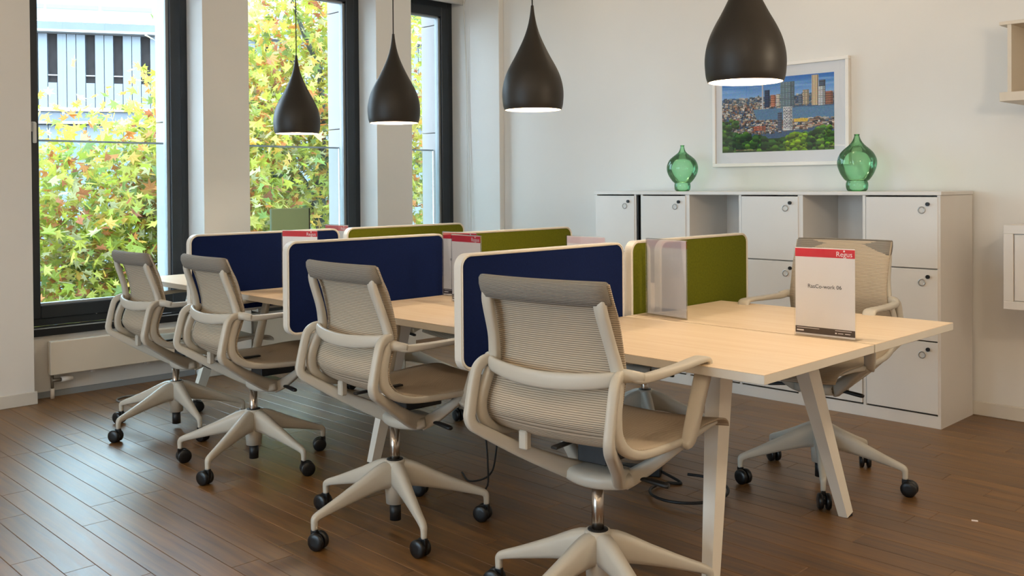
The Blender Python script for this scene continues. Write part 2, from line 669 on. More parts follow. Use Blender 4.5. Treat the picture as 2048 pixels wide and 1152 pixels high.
# windows
for i, (a, b_) in enumerate(WINS):
    w = mkobj('window_%d' % (i + 1), boxes('window_frame', [
        (XF - 0.09, XF, a, a + 0.055, ZS, ZH), (XF - 0.09, XF, b_ - 0.06, b_, ZS, ZH),
        (XF - 0.09, XF, a + 0.055, b_ - 0.06, ZS, ZS + 0.055), (XF - 0.09, XF, a + 0.055, b_ - 0.06, ZH - 0.06, ZH)], bev=0.003), 'frame_dark')
    tag(w, ('dark framed window by the radiator, leftmost of the row', 'dark framed middle window of the row', 'narrow dark framed window next to the back wall')[i], kind='structure')
    ga, gb, gz0, gz1 = a + 0.11, b_ - 0.125, ZS + 0.125, ZH - 0.125
    mkobj('sash', boxes('sash', [
        (XF - 0.075, XF + 0.012, a + 0.045, ga, ZS + 0.045, ZH - 0.05), (XF - 0.075, XF + 0.012, gb, b_ - 0.05, ZS + 0.045, ZH - 0.05),
        (XF - 0.075, XF + 0.012, ga, gb, ZS + 0.045, gz0), (XF - 0.075, XF + 0.012, ga, gb, gz1, ZH - 0.05)], bev=0.004), 'frame_dark', w)
    mkobj('glazing_seal', boxes('glazing_seal', [
        (XF - 0.06, XF - 0.012, ga, ga + 0.006, gz0, gz1), (XF - 0.06, XF - 0.012, gb - 0.02, gb, gz0, gz1),
        (XF - 0.06, XF - 0.012, ga, gb, gz0, gz0 + 0.012), (XF - 0.06, XF - 0.012, ga, gb, gz1 - 0.012, gz1)]), 'seal_grey', w)
    mkobj('pane', boxes('pane', [(XF - 0.036, XF - 0.030, ga + 0.004, gb - 0.018, gz0 + 0.01, gz1 - 0.01)]), 'window_glass', w)
    sl = mkobj('sill', boxes('sill', [(XF, XS + 0.03, a, b_, 0.372, ZS)], bev=0.003), 'sill_dark', w)
    mkobj('sill_highlight', boxes('sill_highlight', [(XS + 0.024, XS + 0.032, a + 0.001, b_ - 0.001, ZS - 0.004, ZS + 0.002)]), 'seal_grey', sl)  # pale strip drawn in for the highlight along the sill's front edge
    if i == 0:
        h = mkobj('handle', boxes('handle', [(XF + 0.012, XF + 0.028, 1.925, 1.950, 1.60, 1.66)], bev=0.004), 'cabinet_white', w)
        mkobj('lever', boxes('lever', [(XF + 0.028, XF + 0.048, 1.927, 1.948, 1.53, 1.655)], bev=0.006, seg=2), 'cabinet_white', h)
        mkobj('lock_pin', cyl('lock_pin', 0.006, 0, 0.01, 10, axis='x'), 'lock_face', w, (XF + 0.0, 2.30, 0.47))
    # outer stone reveal, one block above another
    st = mkobj('stone_pier', boxes('stone_pier', [(XO, XF - 0.095, b_ - 0.085, b_ + 0.30, -0.6, 0.35)]), 'stone', w)
    for z0, z1 in ((0.356, 1.70), (1.706, 2.62), (2.626, 3.4)):
        mkobj('stone_block', boxes('stone_block', [(XO, XF - 0.095, b_ - 0.085, b_ + 0.30, z0, z1)], bev=0.003), 'stone', st)
    rg = empty('glass_railing', (XF - 0.16, (a + b_) / 2, 0.5))
    tag(rg, ('clear glass railing outside the leftmost window', 'clear glass railing outside the middle window', 'clear glass railing outside the narrow corner window')[i], 'railing', 'glass railings outside the windows')
    hw = (b_ - a) / 2
    mkobj('pane', boxes('rail_pane', [(-0.005, 0.005, -hw, hw - 0.09, -0.1, 1.05)]), 'rail_glass', rg)
    mkobj('edge_strip', boxes('edge_strip', [(-0.007, 0.007, -hw, hw - 0.09, 1.05, 1.062)]), 'seal_grey', rg)
# white roller blind cassette over the corner window
bl = empty('roller_blind', (-5.97, 4.98, 2.80))
tag(bl, 'white roller blind cassette above the narrow corner window', 'blind')
mkobj('cassette', cyl('cassette', 0.032, -0.30, 0.295, 20, axis='y'), 'cabinet_white', bl)
mkobj('end_cap', cyl('end_cap', 0.035, 0.295, 0.305, 20, axis='y'), 'cabinet_white', bl)
mkobj('pull_cord', sweep('pull_cord', [(0.03, 0.29, 0), (0.05, 0.297, -0.6), (0.055, 0.298, -1.4), (0.06, 0.297, -1.92), (0.08, 0.296, -1.98), (0.10, 0.297, -1.92), (0.075, 0.298, -1.2), (0.05, 0.297, -0.4), (0.03, 0.29, 0)], (0.004, 0.004), n=6, res=4), 'edge_white', bl)

# ------------------------------------------------------------------ outside: street, building, trees
tag(mkobj('street', boxes('street', [(-120, 90, -90, 90, -7.2, -7.0)]), 'street'), 'grey street below the windows', kind='structure')
BD = 40 / 27.0
bp0 = Vector((-25.207 * BD, 9.674 * BD, 0))
bu = Vector((.47, .882, 0)).normalized()
brot = math.atan2(bu.y, bu.x)
bld = empty('office_building', (bp0.x, bp0.y, -7.0), brot)     # local x along the facade, -y towards us
tag(bld, 'pale blue panelled office building across the street', 'building')


def bz(z):   # height measured on the 27 m plane -> local height
    return (z - 1.26) * BD + 1.26 + 7.0


mkobj('wall', boxes('wall', [(-22, 40, 0.25, 12, 0, bz(5.25))]), 'facade_band', bld)
pmesh, wmesh = {}, {}
pat = ['w', 'p', 'p', 'p', 'w', 'p', 'p', 'w', 'p', 'p']
wp = 0.225 * BD
for k in range(-26, 46):
    x0 = -1.25 * BD + k * wp
    t = pat[k % len(pat)]
    if t == 'p':
        if 'p' not in pmesh:
            pmesh['p'] = boxes('facade_panel', [(0.012, wp - 0.012, -0.02, 0.26, bz(3.33), bz(5.24))])
        mkobj('facade_panel', pmesh['p'], 'facade_panel', bld, (x0, 0, 0))
    else:
        if 'w' not in wmesh:
            wmesh['w'] = boxes('window', [(0.02, wp - 0.02, 0.16, 0.26, bz(4.0), bz(5.24))])
            wmesh['s'] = boxes('facade_panel', [(0.012, wp - 0.012, -0.02, 0.26, bz(3.33), bz(3.98))])
            wmesh['r'] = boxes('window_rail', [(0.0, wp, 0.02, 0.06, bz(4.16), bz(4.19))])
        wo = mkobj('window', wmesh['w'], 'facade_window', bld, (x0, 0, 0))
        mkobj('window_rail', wmesh['r'], 'facade_white', wo)
        mkobj('facade_panel', wmesh['s'], 'facade_panel', bld, (x0, 0, 0))
for nm, z0, z1, y0, mt in (('upper_band', 5.32, 5.52, -0.35, 'facade_band'), ('upper_ledge', 5.25, 5.31, -0.5, 'facade_white'),
                           ('lower_ledge', 3.22, 3.32, -0.4, 'facade_white'), ('lower_band', 2.98, 3.21, -0.3, 'facade_band'),
                           ('lower_trim', 2.90, 2.97, -0.45, 'facade_white')):
    mkobj(nm, boxes(nm, [(-22, 40, y0, 0.4, bz(z0), bz(z1))]), mt, bld)
for k in range(-8, 16):
    x0 = k * 1.30 * BD + 0.05
    g = mkobj('glazed_bay', boxes('glazed_bay', [(0.02, 1.28 * BD, -0.25, -0.15, bz(5.56), bz(7.6))]), 'facade_white', bld, (x0, 0, 0))
    mkobj('blue_stripe', boxes('blue_stripe', [(0.05, 1.26 * BD, -0.27, -0.24, bz(5.86), bz(5.97))]), 'facade_blue', g)
    mkobj('blue_stripe', boxes('blue_stripe', [(0.05, 1.26 * BD, -0.27, -0.24, bz(6.5), bz(6.62))]), 'facade_blue', g)
lowp = boxes('lower_panel', [(0.012, 2 * wp - 0.012, -0.05, 0.3, 0.5, bz(2.88))])
for k in range(-13, 23):
    mkobj('lower_panel', lowp, 'facade_panel', bld, (-1.25 * BD + k * 2 * wp, 0, 0))


def leaf_cloud(n, ells, seed, gaps=None):
    r_ = np.random.default_rng(seed)
    pal = [((206, 214, 84), .28), ((178, 202, 76), .22), ((224, 222, 112), .15), ((142, 176, 92), .08), ((238, 200, 90), .09),
           ((226, 154, 80), .07), ((190, 124, 84), .03), ((222, 228, 172), .10)]
    cols = np.array([lin(c) for c, _ in pal]) * np.array([.64, .54, .54])
    pr = np.array([w for _, w in pal])
    pr /= pr.sum()
    # palmate leaf outline
    rad = [1.0, .42, .92, .40, .72, .25, .25, .72, .40, .92, .42]
    ang = [90, 68, 42, 18, -14, -60, -120, -166, 162, 138, 112]
    out = np.array([(rr * math.cos(math.radians(a)), rr * math.sin(math.radians(a)), 0) for rr, a in zip(rad, ang)])
    tpl = np.vstack([[0, -0.1, 0.10], out])
    V = np.zeros((n, 12, 3))
    C = np.zeros((n, 12, 4))
    wts = np.array([e[6] for e in ells], float)
    wts /= wts.sum()
    # leaves sit in clumps around twig ends
    nc = n // 14
    cents = []
    for e in r_.choice(len(ells), nc, p=wts):
        cx, cy, cz, rx, ry, rz, _ = ells[e]
        while True:
            q = r_.uniform(-1, 1, 3)
            l = np.linalg.norm(q)
            if l < 1:
                break
        q = q * (0.45 + 0.55 * l) if l > 0.1 else q
        cents.append((cx + q[0] * rx, cy + q[1] * ry, cz + q[2] * rz))
    cents = np.array(cents)
    cc = r_.choice(len(pal), nc, p=pr)
    for i in range(n):
        k = r_.integers(nc)
        pos = cents[k] + r_.normal(0, 0.26, 3)
        s = r_.uniform(0.065, 0.125)
        a, b2, c3 = r_.uniform(0, 2 * PI), r_.normal(0.9, 0.5), r_.uniform(0, 2 * PI)
        R_ = np.array(Matrix.Rotation(a, 3, 'Z') @ Matrix.Rotation(b2, 3, 'X') @ Matrix.Rotation(c3, 3, 'Z'))
        V[i] = (tpl * s) @ R_.T + pos
        ci = cc[k] if r_.random() < .55 else r_.choice(len(pal), p=pr)
        C[i, :, :3] = cols[ci] * r_.uniform(.8, 1.12)
        C[i, :, 3] = 1
    F = []
    for i in range(n):
        o_ = i * 12
        for k in range(11):
            F.append((o_, o_ + 1 + k, o_ + 1 + (k + 1) % 11))
    me = mesh_py('foliage', V.reshape(-1, 3).tolist(), F)
    ca = me.color_attributes.new('tint', 'FLOAT_COLOR', 'POINT')
    ca.data.foreach_set('color', C.reshape(-1).astype(np.float32))
    return me


def branch(name, pts, radii):
    return sweep(name, pts, [(2 * r_, 2 * r_) for r_ in radii], side=(0.8, 0.1, 0.6), n=8, res=4, p=1.0)


tr1 = empty('plane_tree', (-12.2, 7.95, -7.0))
tag(tr1, 'tall autumn plane tree with forked trunk outside the middle window', 'tree', 'street trees')
off = Vector((12.2, -7.95, 7.0))


def tsub(p_):
    return (p_[0] + 12.2, p_[1] - 7.95, p_[2] + 7.0)


mkobj('trunk', branch('trunk', [tsub(p_) for p_ in ((-12.2, 7.95, -7), (-12.2, 7.97, -3), (-12.2, 7.93, 0.2), (-12.2, 7.88, 1.15))], [.22, .18, .13, .11]), 'bark', tr1)
for pts, rr in ((((-12.2, 7.85, 0.95), (-12.1, 7.45, 1.3), (-12.0, 6.9, 1.45), (-11.8, 6.0, 1.75), (-11.6, 4.9, 2.0)), (.07, .055, .045, .035, .015)),
                (((-12.2, 7.88, 1.1), (-12.3, 8.1, 1.6), (-12.5, 8.5, 2.4), (-12.8, 9.2, 3.4), (-13, 9.8, 4.2)), (.08, .065, .05, .04, .02)),
                (((-12.2, 7.86, 1.1), (-12.1, 7.9, 1.8), (-12.0, 7.8, 2.9), (-11.9, 7.5, 3.4), (-11.9, 7.2, 4.1)), (.075, .055, .045, .035, .015)),
                (((-12.2, 7.85, 1.05), (-12.4, 7.55, 1.55), (-12.7, 7.2, 2.3), (-12.9, 6.6, 3.2)), (.07, .06, .045, .02)),
                (((-12.15, 7.9, 0.8), (-12.0, 7.2, 0.95), (-11.8, 6.3, 1.05), (-11.6, 5.3, 0.9)), (.03, .025, .02, .01))):
    mkobj('branch', branch('branch', [tsub(p_) for p_ in pts], rr), 'bark', tr1)
fo = leaf_cloud(17000, [(-12.5 + 12.2, 9.4 - 7.95, 1.9 + 7, 1.8, 3.0, 3.9, 10), (-12.3 + 12.2, 7.3 - 7.95, 1.6 + 7, 1.4, 1.5, 3.7, 7)], 3)
mkobj('foliage', fo, 'leaf', tr1)
tag(tr1.children[-1], kind='stuff')
tr2 = empty('plane_tree', (-11.6, 3.6, -7.0))
tag(tr2, 'lower autumn plane tree filling the leftmost window below the facade', 'tree', 'street trees')
mkobj('trunk', branch('trunk', [(0, 0, 0), (0, 0.05, 4), (0.05, -.05, 6.2), (0.1, 0, 7.3)], [.17, .13, .09, .04]), 'bark', tr2)
for pts, rr in ((((0.02, 0, 5.6), (0.3, 0.7, 6.4), (0.3, 1.5, 7.4)), (.05, .035, .012)), (((0.02, 0, 5.9), (0.2, -0.7, 6.6), (0.2, -1.3, 7.6)), (.05, .035, .012)),
                (((0.02, 0, 6.1), (-0.3, 0.5, 7.0), (-0.3, 1.1, 8.1)), (.045, .03, .012))):
    mkobj('branch', branch('branch', pts, rr), 'bark', tr2)
fo = leaf_cloud(14000, [(0.0, 0.8, 7.0, 1.3, 2.1, 2.25, 8), (0.1, 2.2, 8.2, 1.1, 0.9, 1.9, 4)], 5)
mkobj('foliage', fo, 'leaf', tr2)
tag(tr2.children[-1], kind='stuff')

# ------------------------------------------------------------------ radiators
for i, (y0, y1) in enumerate(((1.965, 2.86), (3.33, 4.27))):
    ra = empty('radiator', (XS + 0.02, (y0 + y1) / 2, 0))
    tag(ra, ('flat white panel radiator with valve under the leftmost window', 'flat white panel radiator under the middle window')[i], 'radiator', 'radiators under the windows')
    hw = (y1 - y0) / 2
    mkobj('panel', boxes('panel', [(0.03, 0.085, -hw, hw, 0.145, 0.345)], bev=0.005, seg=2), 'radiator_white', ra)
    mkobj('back_panel', boxes('back_panel', [(0.0, 0.026, -hw + 0.01, hw - 0.01, 0.15, 0.335)]), 'radiator_white', ra)
    for yy in (-hw + 0.25, hw - 0.3):
        mkobj('bracket', boxes('bracket', [(0.01, 0.05, yy, yy + 0.02, 0.125, 0.15)], bev=0.003), 'cabinet_white', ra)
    mkobj('pipe', cyl('pipe', 0.009, 0.04, 0.15, 12), 'brass_grey', ra, (0.045, -hw + 0.02, 0))
    mkobj('pipe_collar', cyl('pipe_collar', 0.012, 0.0, 0.06, 12), 'cabinet_white', ra, (0.045, -hw + 0.02, 0))
    v = mkobj('valve', cyl('valve', 0.011, 0.0, 0.05, 12, axis='y'), 'brass_grey', ra, (0.047, -hw + 0.02, 0.108))
    mkobj('valve_knob', cyl('valve_knob', 0.016, 0.05, 0.115, 16, axis='y'), 'cabinet_white', v)
    mkobj('kick_plate', boxes('kick_plate', [(-0.018, -0.006, -hw - 0.06, hw + 0.05, 0.0, 0.035)]), 'seal_grey', ra)

# ------------------------------------------------------------------ office chair
def prof_eval():
    # shell profile (y, z) from the top of the backrest to the front of the seat
    P = [(-.282, 1.000), (-.262, .955), (-.238, .905), (-.217, .83), (-.207, .765), (-.222, .715), (-.244, .660), (-.246, .612), (-.208, .567),
         (-.13, .545), (-.03, .535), (.08, .534), (.20, .541), (.30, .541), (.352, .532), (.375, .518), (.380, .508)]
    return catmull(P, 5)


def shell_mesh():
    P = prof_eval()
    s = np.concatenate([[0], np.cumsum(np.linalg.norm(np.diff(P, axis=0), axis=1))])
    nx = 17
    V, F, UV = [], [], []
    T = np.gradient(P, axis=0)
    T /= np.linalg.norm(T, axis=1)[:, None]
    N = np.stack([T[:, 1], -T[:, 0]], 1)       # outwards (behind / below)
    for side in (0, 1):
        for i, (yy, zz) in enumerate(P):
            back = zz > 0.60 and yy < -0.1
            w = (0.212 + 0.014 * min(1, max(0, (0.80 - zz) / 0.18))) if back else 0.228
            dep = 0.022 if back else 0.012
            for k in range(nx):
                t = -1 + 2 * k / (nx - 1)
                dd = dep * (1 - t * t) + (0.0 if side == 0 else 0.006)
                V.append((t * w, yy + (-abs(N[i, 0]) if back else N[i, 0] * 0) * dd * (1 if back else 0) + 0, zz - (0 if back else dd)))
                if side == 1 and not back:
                    V[-1] = (t * w, yy, zz - dd)
                UV.append((t * w, s[i]))
    n1 = len(P) * nx
    for i in range(len(P) - 1):
        for k in range(nx - 1):
            a = i * nx + k
            F.append((a, a + 1, a + nx + 1, a + nx))
            F.append((n1 + a, n1 + a + nx, n1 + a + nx + 1, n1 + a + 1))
    for i in range(len(P) - 1):
        a, b2 = i * nx, i * nx + nx - 1
        F.append((a, a + nx, n1 + a + nx, n1 + a))
        F.append((b2, n1 + b2, n1 + b2 + nx, b2 + nx))
    e = (len(P) - 1) * nx
    for k in range(nx - 1):
        F.append((e + k, e + k + 1, n1 + e + k + 1, n1 + e + k))
        F.append((k + 1, k, n1 + k, n1 + k + 1))
    me = mesh_py('shell', V, F, True)
    fix_normals(me)
    uvl = me.uv_layers.new(name='UVMap')
    for lp in me.loops:
        uvl.data[lp.index].uv = UV[lp.vertex_index]
    return me


def roll_mesh():
    # headroll: thick knitted band wrapped over the top of the back
    cross = [(-.010, -.090), (.002, -.088), (.003, -.06), (.003, -.02), (.000, .004), (-.010, .012), (-.024, .010), (-.038, -.002), (-.047, -.03), (-.048, -.06), (-.044, -.084), (-.030, -.092)]
    V, F, UV = [], [], []
    nx = 19
    n = len(cross)
    for k in range(nx):
        t = -1 + 2 * k / (nx - 1)
        dep = 0.024 * (1 - t * t)
        sq = 1.0 if abs(t) < .99 else 0.82
        for j, (dy, dz) in enumerate(cross):
            # lean back with the shell
            yy = -.277 - dep + dy * sq * .9 - (dz * .66 + .01) * 0.38
            zz = 1.0 + dz * (.66 if abs(t) < .99 else .62)
            V.append((t * .207, yy, zz))
            UV.append((t * .207, dz + dy * .6))
    for k in range(nx - 1):
        for j in range(n):
            j2 = (j + 1) % n
            F.append((k * n + j, k * n + j2, (k + 1) * n + j2, (k + 1) * n + j))
    F.append(tuple(range(n)))
    F.append(tuple((nx - 1) * n + j for j in range(n - 1, -1, -1)))
    me = mesh_py('head_roll', V, F, True)
    fix_normals(me)
    uvl = me.uv_layers.new(name='UVMap')
    for lp in me.loops:
        uvl.data[lp.index].uv = UV[lp.vertex_index]
    return me


def mirror(me, name=None):
    m2 = me.copy()
    m2.transform(Matrix.Scale(-1, 4, (1, 0, 0)))
    m2.flip_normals()
    return m2


CH = {}


def build_chair_meshes():
    CH['shell'] = (shell_mesh(), 'knit')
    CH['head_roll'] = (roll_mesh(), 'knit_roll')
    sp_ = sweep('back_spar', [(.186, -.293, .966), (.189, -.290, .930), (.196, -.258, .84), (.204, -.243, .785), (.210, -.238, .748)],
                [(.036, .020), (.036, .024), (.033, .026), (.034, .028), (.034, .028)], n=10, res=4, p=.6)
    CH['back_spar'] = (sp_, 'chair_plastic')
    rl = sweep('side_rail', [(.213, -.236, .752), (.219, -.262, .70), (.225, -.278, .645), (.227, -.270, .595), (.228, -.225, .556), (.230, -.15, .533), (.230, -.03, .524), (.230, .10, .522), (.228, .22, .529), (.220, .31, .527)],
               [(.024, .032), (.026, .036), (.026, .038), (.026, .036), (.024, .030), (.022, .024), (.020, .022), (.018, .020), (.014, .014), (.008, .008)], n=10, res=5, p=.7)
    CH['side_rail'] = (rl, 'chair_plastic')
    bow = sweep('lumbar_bow', [(-.220, -.240, .757), (-.19, -.266, .748), (-.10, -.292, .738), (0, -.300, .734), (.10, -.292, .738), (.19, -.266, .748), (.220, -.240, .757)],
                [(.030, .022), (.040, .020), (.046, .018), (.047, .018), (.046, .018), (.040, .020), (.030, .022)], side=(0, 0, 1), n=12, res=5, p=.7)
    CH['lumbar_bow'] = (bow, 'chair_plastic')
    jt = sweep('arm_joint', [(.195, -.236, .757), (.215, -.236, .758), (.242, -.222, .757), (.260, -.198, .752)], [(.036, .034), (.038, .036), (.032, .030), (.026, .022)], side=(0, 0, 1), n=12, res=4, p=.9)
    CH['arm_joint'] = (jt, 'chair_plastic')
    arm = sweep('armrest', [(.238, -.226, .756), (.254, -.195, .748), (.264, -.11, .749), (.268, 0.0, .752), (.268, .07, .755), (.267, .116, .755), (.266, .134, .750), (.265, .139, .735), (.264, .135, .712), (.256, .110, .63), (.250, .088, .56), (.246, .076, .526), (.243, .055, .512)],
                [(.024, .026), (.030, .026), (.036, .022), (.042, .019), (.046, .017), (.048, .017), (.050, .018), (.050, .020), (.050, .024), (.046, .030), (.042, .034), (.038, .032), (.028, .02)], n=12, res=5, p=.5)
    CH['armrest'] = (arm, 'chair_plastic')
    rb = sweep('rear_brace', [(.218, -.240, .760), (.224, -.268, .755), (.229, -.290, .738), (.231, -.302, .705), (.232, -.320, .625), (.232, -.323, .600), (.228, -.314, .578), (.217, -.290, .560), (.165, -.180, .490), (.105, -.075, .432), (.085, -.03, .412), (.075, 0.02, .402)],
               [(.022, .028), (.024, .030), (.026, .030), (.027, .030), (.028, .032), (.029, .032), (.030, .032), (.030, .034), (.032, .042), (.034, .054), (.036, .058), (.036, .050)], side=(.9, .35, 0), n=12, res=5, p=.5)
    CH['rear_brace'] = (rb, 'chair_plastic')
    fb = sweep('front_brace', [(.075, .0, .395), (.10, .03, .412), (.155, .06, .455), (.205, .082, .497), (.240, .082, .520)],
               [(.034, .050), (.036, .046), (.038, .036), (.040, .028), (.036, .022)], side=(-.4, .9, 0), n=12, res=5, p=.5)
    CH['front_brace'] = (fb, 'chair_plastic')
    me = sweep('mechanism', [(-.098, .005, .405), (-.088, .0, .404), (-.03, -.005, .402), (.03, -.005, .402), (.088, .0, .404), (.098, .005, .405)], [(.06, .03), (.11, .046), (.15, .052), (.15, .052), (.11, .046), (.06, .03)], side=(0, 1, 0), n=14, res=3, p=.6)
    CH['mechanism'] = (me, 'chair_plastic')
    up = boxes('seat_support', [(-.19, .19, -.03, .03, .500, .512), (-.05, .05, -.05, .12, .446, .502), (-.012, .012, -.24, -.03, .53, .538)], bev=.003)
    CH['seat_support'] = (up, 'chair_dark')
    CH['lever'] = (sweep('lever', [(.055, .02, .408), (.12, .03, .405), (.19, .035, .398), (.205, .036, .396)], [(.012, .012), (.014, .018), (.016, .024), (.012, .018)], side=(0, 0, 1), n=10, res=4, p=.8), 'chair_dark')
    CH['clip'] = (boxes('clip', [(-.135, -.105, -.225, -.20, .505, .56)], bev=.004), 'chair_plastic')
    CH['gas_column'] = (cyl('gas_column', .018, .22, .385, 20), 'chrome')
    # star base
    CH['hub'] = (lathe('hub', [(.0, .246), (.036, .246), (.040, .240), (.042, .20), (.038, .15), (.034, .085), (.0, .085)], 28), 'chair_plastic')
    CH['hub_ring'] = (lathe('hub_ring', [(.018, .2485), (.030, .2485), (.031, .245)], 24), 'chair_dark')
    CH['lift_tip'] = (cyl('lift_tip', .021, .022, .086, 20), 'chair_dark')
    lg = sweep('leg', [(.0, 0, .190), (.05, 0, .193), (.15, 0, .165), (.26, 0, .131), (.318, 0, .113), (.334, 0, .104), (.338, 0, .090), (.338, 0, .066)],
               [(.060, .105), (.050, .098), (.040, .064), (.030, .038), (.026, .028), (.024, .026), (.021, .022), (.019, .020)], side=(0, 1, 0), n=10, res=4, p=.62)
    CH['leg'] = (lg, 'chair_plastic')
    # caster: swivel hood over two wheels
    bm = bmesh.new()
    box_bm(bm, -.012, .012, -.008, .008, .030, .068, bev=.003)
    box_bm(bm, -.030, .010, -.010, .010, .020, .052, bev=.008)
    me = bpy.data.meshes.new('caster')
    bm.to_mesh(me)
    bm.free()
    CH['caster'] = (me, 'caster_black')
    wh = lathe('wheel', [(.0, .0), (.020, .0), (.028, .002), (.031, .006), (.031, .016), (.027, .020), (.012, .021), (.0, .021)], 24)
    wh.transform(Matrix.Rotation(-PI / 2, 4, 'X'))       # axis along +y
    CH['wheel'] = (wh, 'caster_black')
    for k in ('back_spar', 'side_rail', 'arm_joint', 'armrest', 'rear_brace', 'front_brace'):
        CH[k + '_m'] = (mirror(CH[k][0]), CH[k][1])
    CH['lever_m'] = (mirror(CH['lever'][0]), 'chair_dark')
    for k, (me, mt) in CH.items():
        me.materials.clear()
        me.materials.append(MATS[mt])


build_chair_meshes()


def chair(loc, heading, base_ang, lift, label, casters, slide=0.0, arm_dz=0.0, group='grey mesh office chairs'):
    """heading = world angle of the chair's right-hand side; base_ang = world angle of a leg"""
    root = empty('office_chair', (loc[0], loc[1], 0), heading)
    tag(root, label, 'chair', group)
    for k in ('shell', 'head_roll', 'back_spar', 'side_rail', 'lumbar_bow', 'arm_joint', 'armrest', 'rear_brace', 'front_brace', 'mechanism', 'seat_support', 'lever', 'clip', 'gas_column'):
        nm = {'shell': 'seat_and_back_shell'}.get(k, k)
        at_ = (0, 0, lift) if k == 'gas_column' else (0, slide, lift + (arm_dz if k in ('armrest', 'arm_joint') else 0))
        mkobj(nm, CH[k][0], None, root, at_)
        if k + '_m' in CH:
            mkobj(nm, CH[k + '_m'][0], None, root, at_)
    for k in ('hub', 'hub_ring', 'lift_tip'):
        mkobj(k, CH[k][0], None, root)
    for i in range(5):
        a = base_ang - heading + i * 2 * PI / 5
        mkobj('leg', CH['leg'][0], None, root, (0, 0, 0), (0, 0, a))
        c = mkobj('caster', CH['caster'][0], None, root, (.338 * math.cos(a), .338 * math.sin(a), 0), (0, 0, casters[i] - heading))
        mkobj('wheel', CH['wheel'][0], None, c, (-.016, .004, .031))
        mkobj('wheel', CH['wheel'][0], None, c, (-.016, -.004, .031), (0, 0, PI))
        c.children[-1].location = (-.016, -.004, .031)
    return root


R_ = math.radians
CL = [R_(v) for v in (200, 215, 190, 230, 205)]
CHAIRS = [
    ((-1.805, 2.112), 7.5, 52, 0.0, 'grey mesh office chair nearest the camera beside the desk corner', (150, 10, 20, 30, 10)),
    ((-2.805, 2.132), -1, 51, -0.018, 'grey mesh office chair between the two nearer blue dividers', (20, 30, 15, 200, 10)),
    ((-3.905, 2.167), -2.5, 9, -0.05, 'grey mesh office chair third from the camera, before the farthest blue divider', (250, 60, 290, 260, 20)),
    ((-4.772, 2.202), -1, 66, -0.072, 'grey mesh office chair farthest along the near side, in front of the radiator', (30, 250, 20, 30, 200)),
    ((-1.935, 3.70), 185, 11.5, 0.0, 'grey mesh office chair facing the camera behind the red topped sign', (190, 120, 150, 170, 130)),
    ((-2.87, 3.72), 182, 30, -0.05, 'grey mesh office chair behind the nearest green divider', (190, 120, 150, 170, 130)),
    ((-3.80, 3.66), 175, 50, -0.05, 'grey mesh office chair behind the middle green divider', (190, 120, 150, 170, 130)),
    ((-4.78, 3.68), 184, 38, -0.06, 'grey mesh office chair behind the farthest green divider', (190, 120, 150, 280, 130)),
]
for loc, hd, ba, lf, lab, cs in CHAIRS:
    near_ = lab.split()[4] in ('between', 'third', 'farthest')
    chair(loc, R_(hd), R_(ba), lf, lab, [R_(c) for c in cs], slide=.065 if near_ else .02, arm_dz=-.028 if 'between the two' in lab else 0.0)

# ------------------------------------------------------------------ bench desk
DZ = 0.74
DX = [-1.344, -2.36, -3.44, -4.315, -5.42]
DY0, DYC, DY1 = 2.264, 2.932, 3.578
bench = empty('bench_desk', (-3.4, DYC, 0))
tag(bench, 'long white legged bench desk with pale wood tops and eight workplaces', 'desk')


def loc_b(x0, x1, y0, y1, z0, z1):
    return (x0 + 3.4, x1 + 3.4, y0 - DYC, y1 - DYC, z0, z1)


for i in range(4):
    xa, xb = DX[i + 1] + (.024), DX[i] - (.024 if i else 0)
    for (y0, y1) in ((DY0, DYC - .004), (DYC + .004, DY1)):
        t = mkobj('tabletop', boxes('tabletop', [loc_b(xa, xb, y0, y1, DZ - .0012, DZ)]), 'desk_laminate', bench)
        mkobj('edge_band', boxes('edge_band', [loc_b(xa, xb, y0, y1, DZ - .027, DZ - .0012)], bev=.0012), 'edge_white', t)
    mkobj('cable_tray', boxes('cable_tray', [loc_b(xa + .12, xb - .42, DYC - .12, DYC + .12, .645, .650), loc_b(xa + .12, xb - .42, DYC - .123, DYC - .118, .645, .71), loc_b(xa + .12, xb - .42, DYC + .118, DYC + .123, .645, .71)], bev=.001), 'chair_dark', bench)
for i in range(4):
    xa, xb = max(DX[i + 1] + .03, -5.1), min(DX[i] - .03, -1.75)
    for ya in (DYC - .25, DYC + .20):
        mkobj('beam', boxes('beam', [loc_b(xa, xb, ya, ya + .05, .66, .712)], bev=.003), 'desk_leg_white', bench)
for xf, xt in ((-1.665, -1.755), (-5.15, -5.05)):
    for s in (-1, 1):
        pts = [(xt + 3.4, s * .25, .712), (xf + 3.4, s * .45, .006)]
        l = mkobj('leg', sweep('desk_leg', pts, [(.060, .078), (.036, .046)], side=(1, 0, 0), n=4, p=.001, linear=True, smooth=False), 'desk_leg_white', bench)
        mkobj('foot', boxes('foot', [(xf + 3.4 - .017, xf + 3.4 + .017, s * .45 - .02, s * .45 + .02, 0, .008)]), 'chair_dark', l)
    mkobj('cross_bar', boxes('cross_bar', [(xt + 3.4 - .025, xt + 3.4 + .025, -.27, .27, .665, .712)], bev=.003), 'desk_leg_white', bench)
for xf in (-3.492,):
    for s in (-1, 1):
        pts = [(xf + 3.4, s * .20, .712), (xf + 3.4, s * .40, .006)]
        l = mkobj('leg', sweep('desk_leg', pts, [(.052, .075), (.036, .046)], side=(1, 0, 0), n=4, p=.001, linear=True, smooth=False), 'desk_leg_white', bench)
        mkobj('foot', boxes('foot', [(xf + 3.4 - .017, xf + 3.4 + .017, s * .40 - .02, s * .40 + .02, 0, .008)]), 'chair_dark', l)

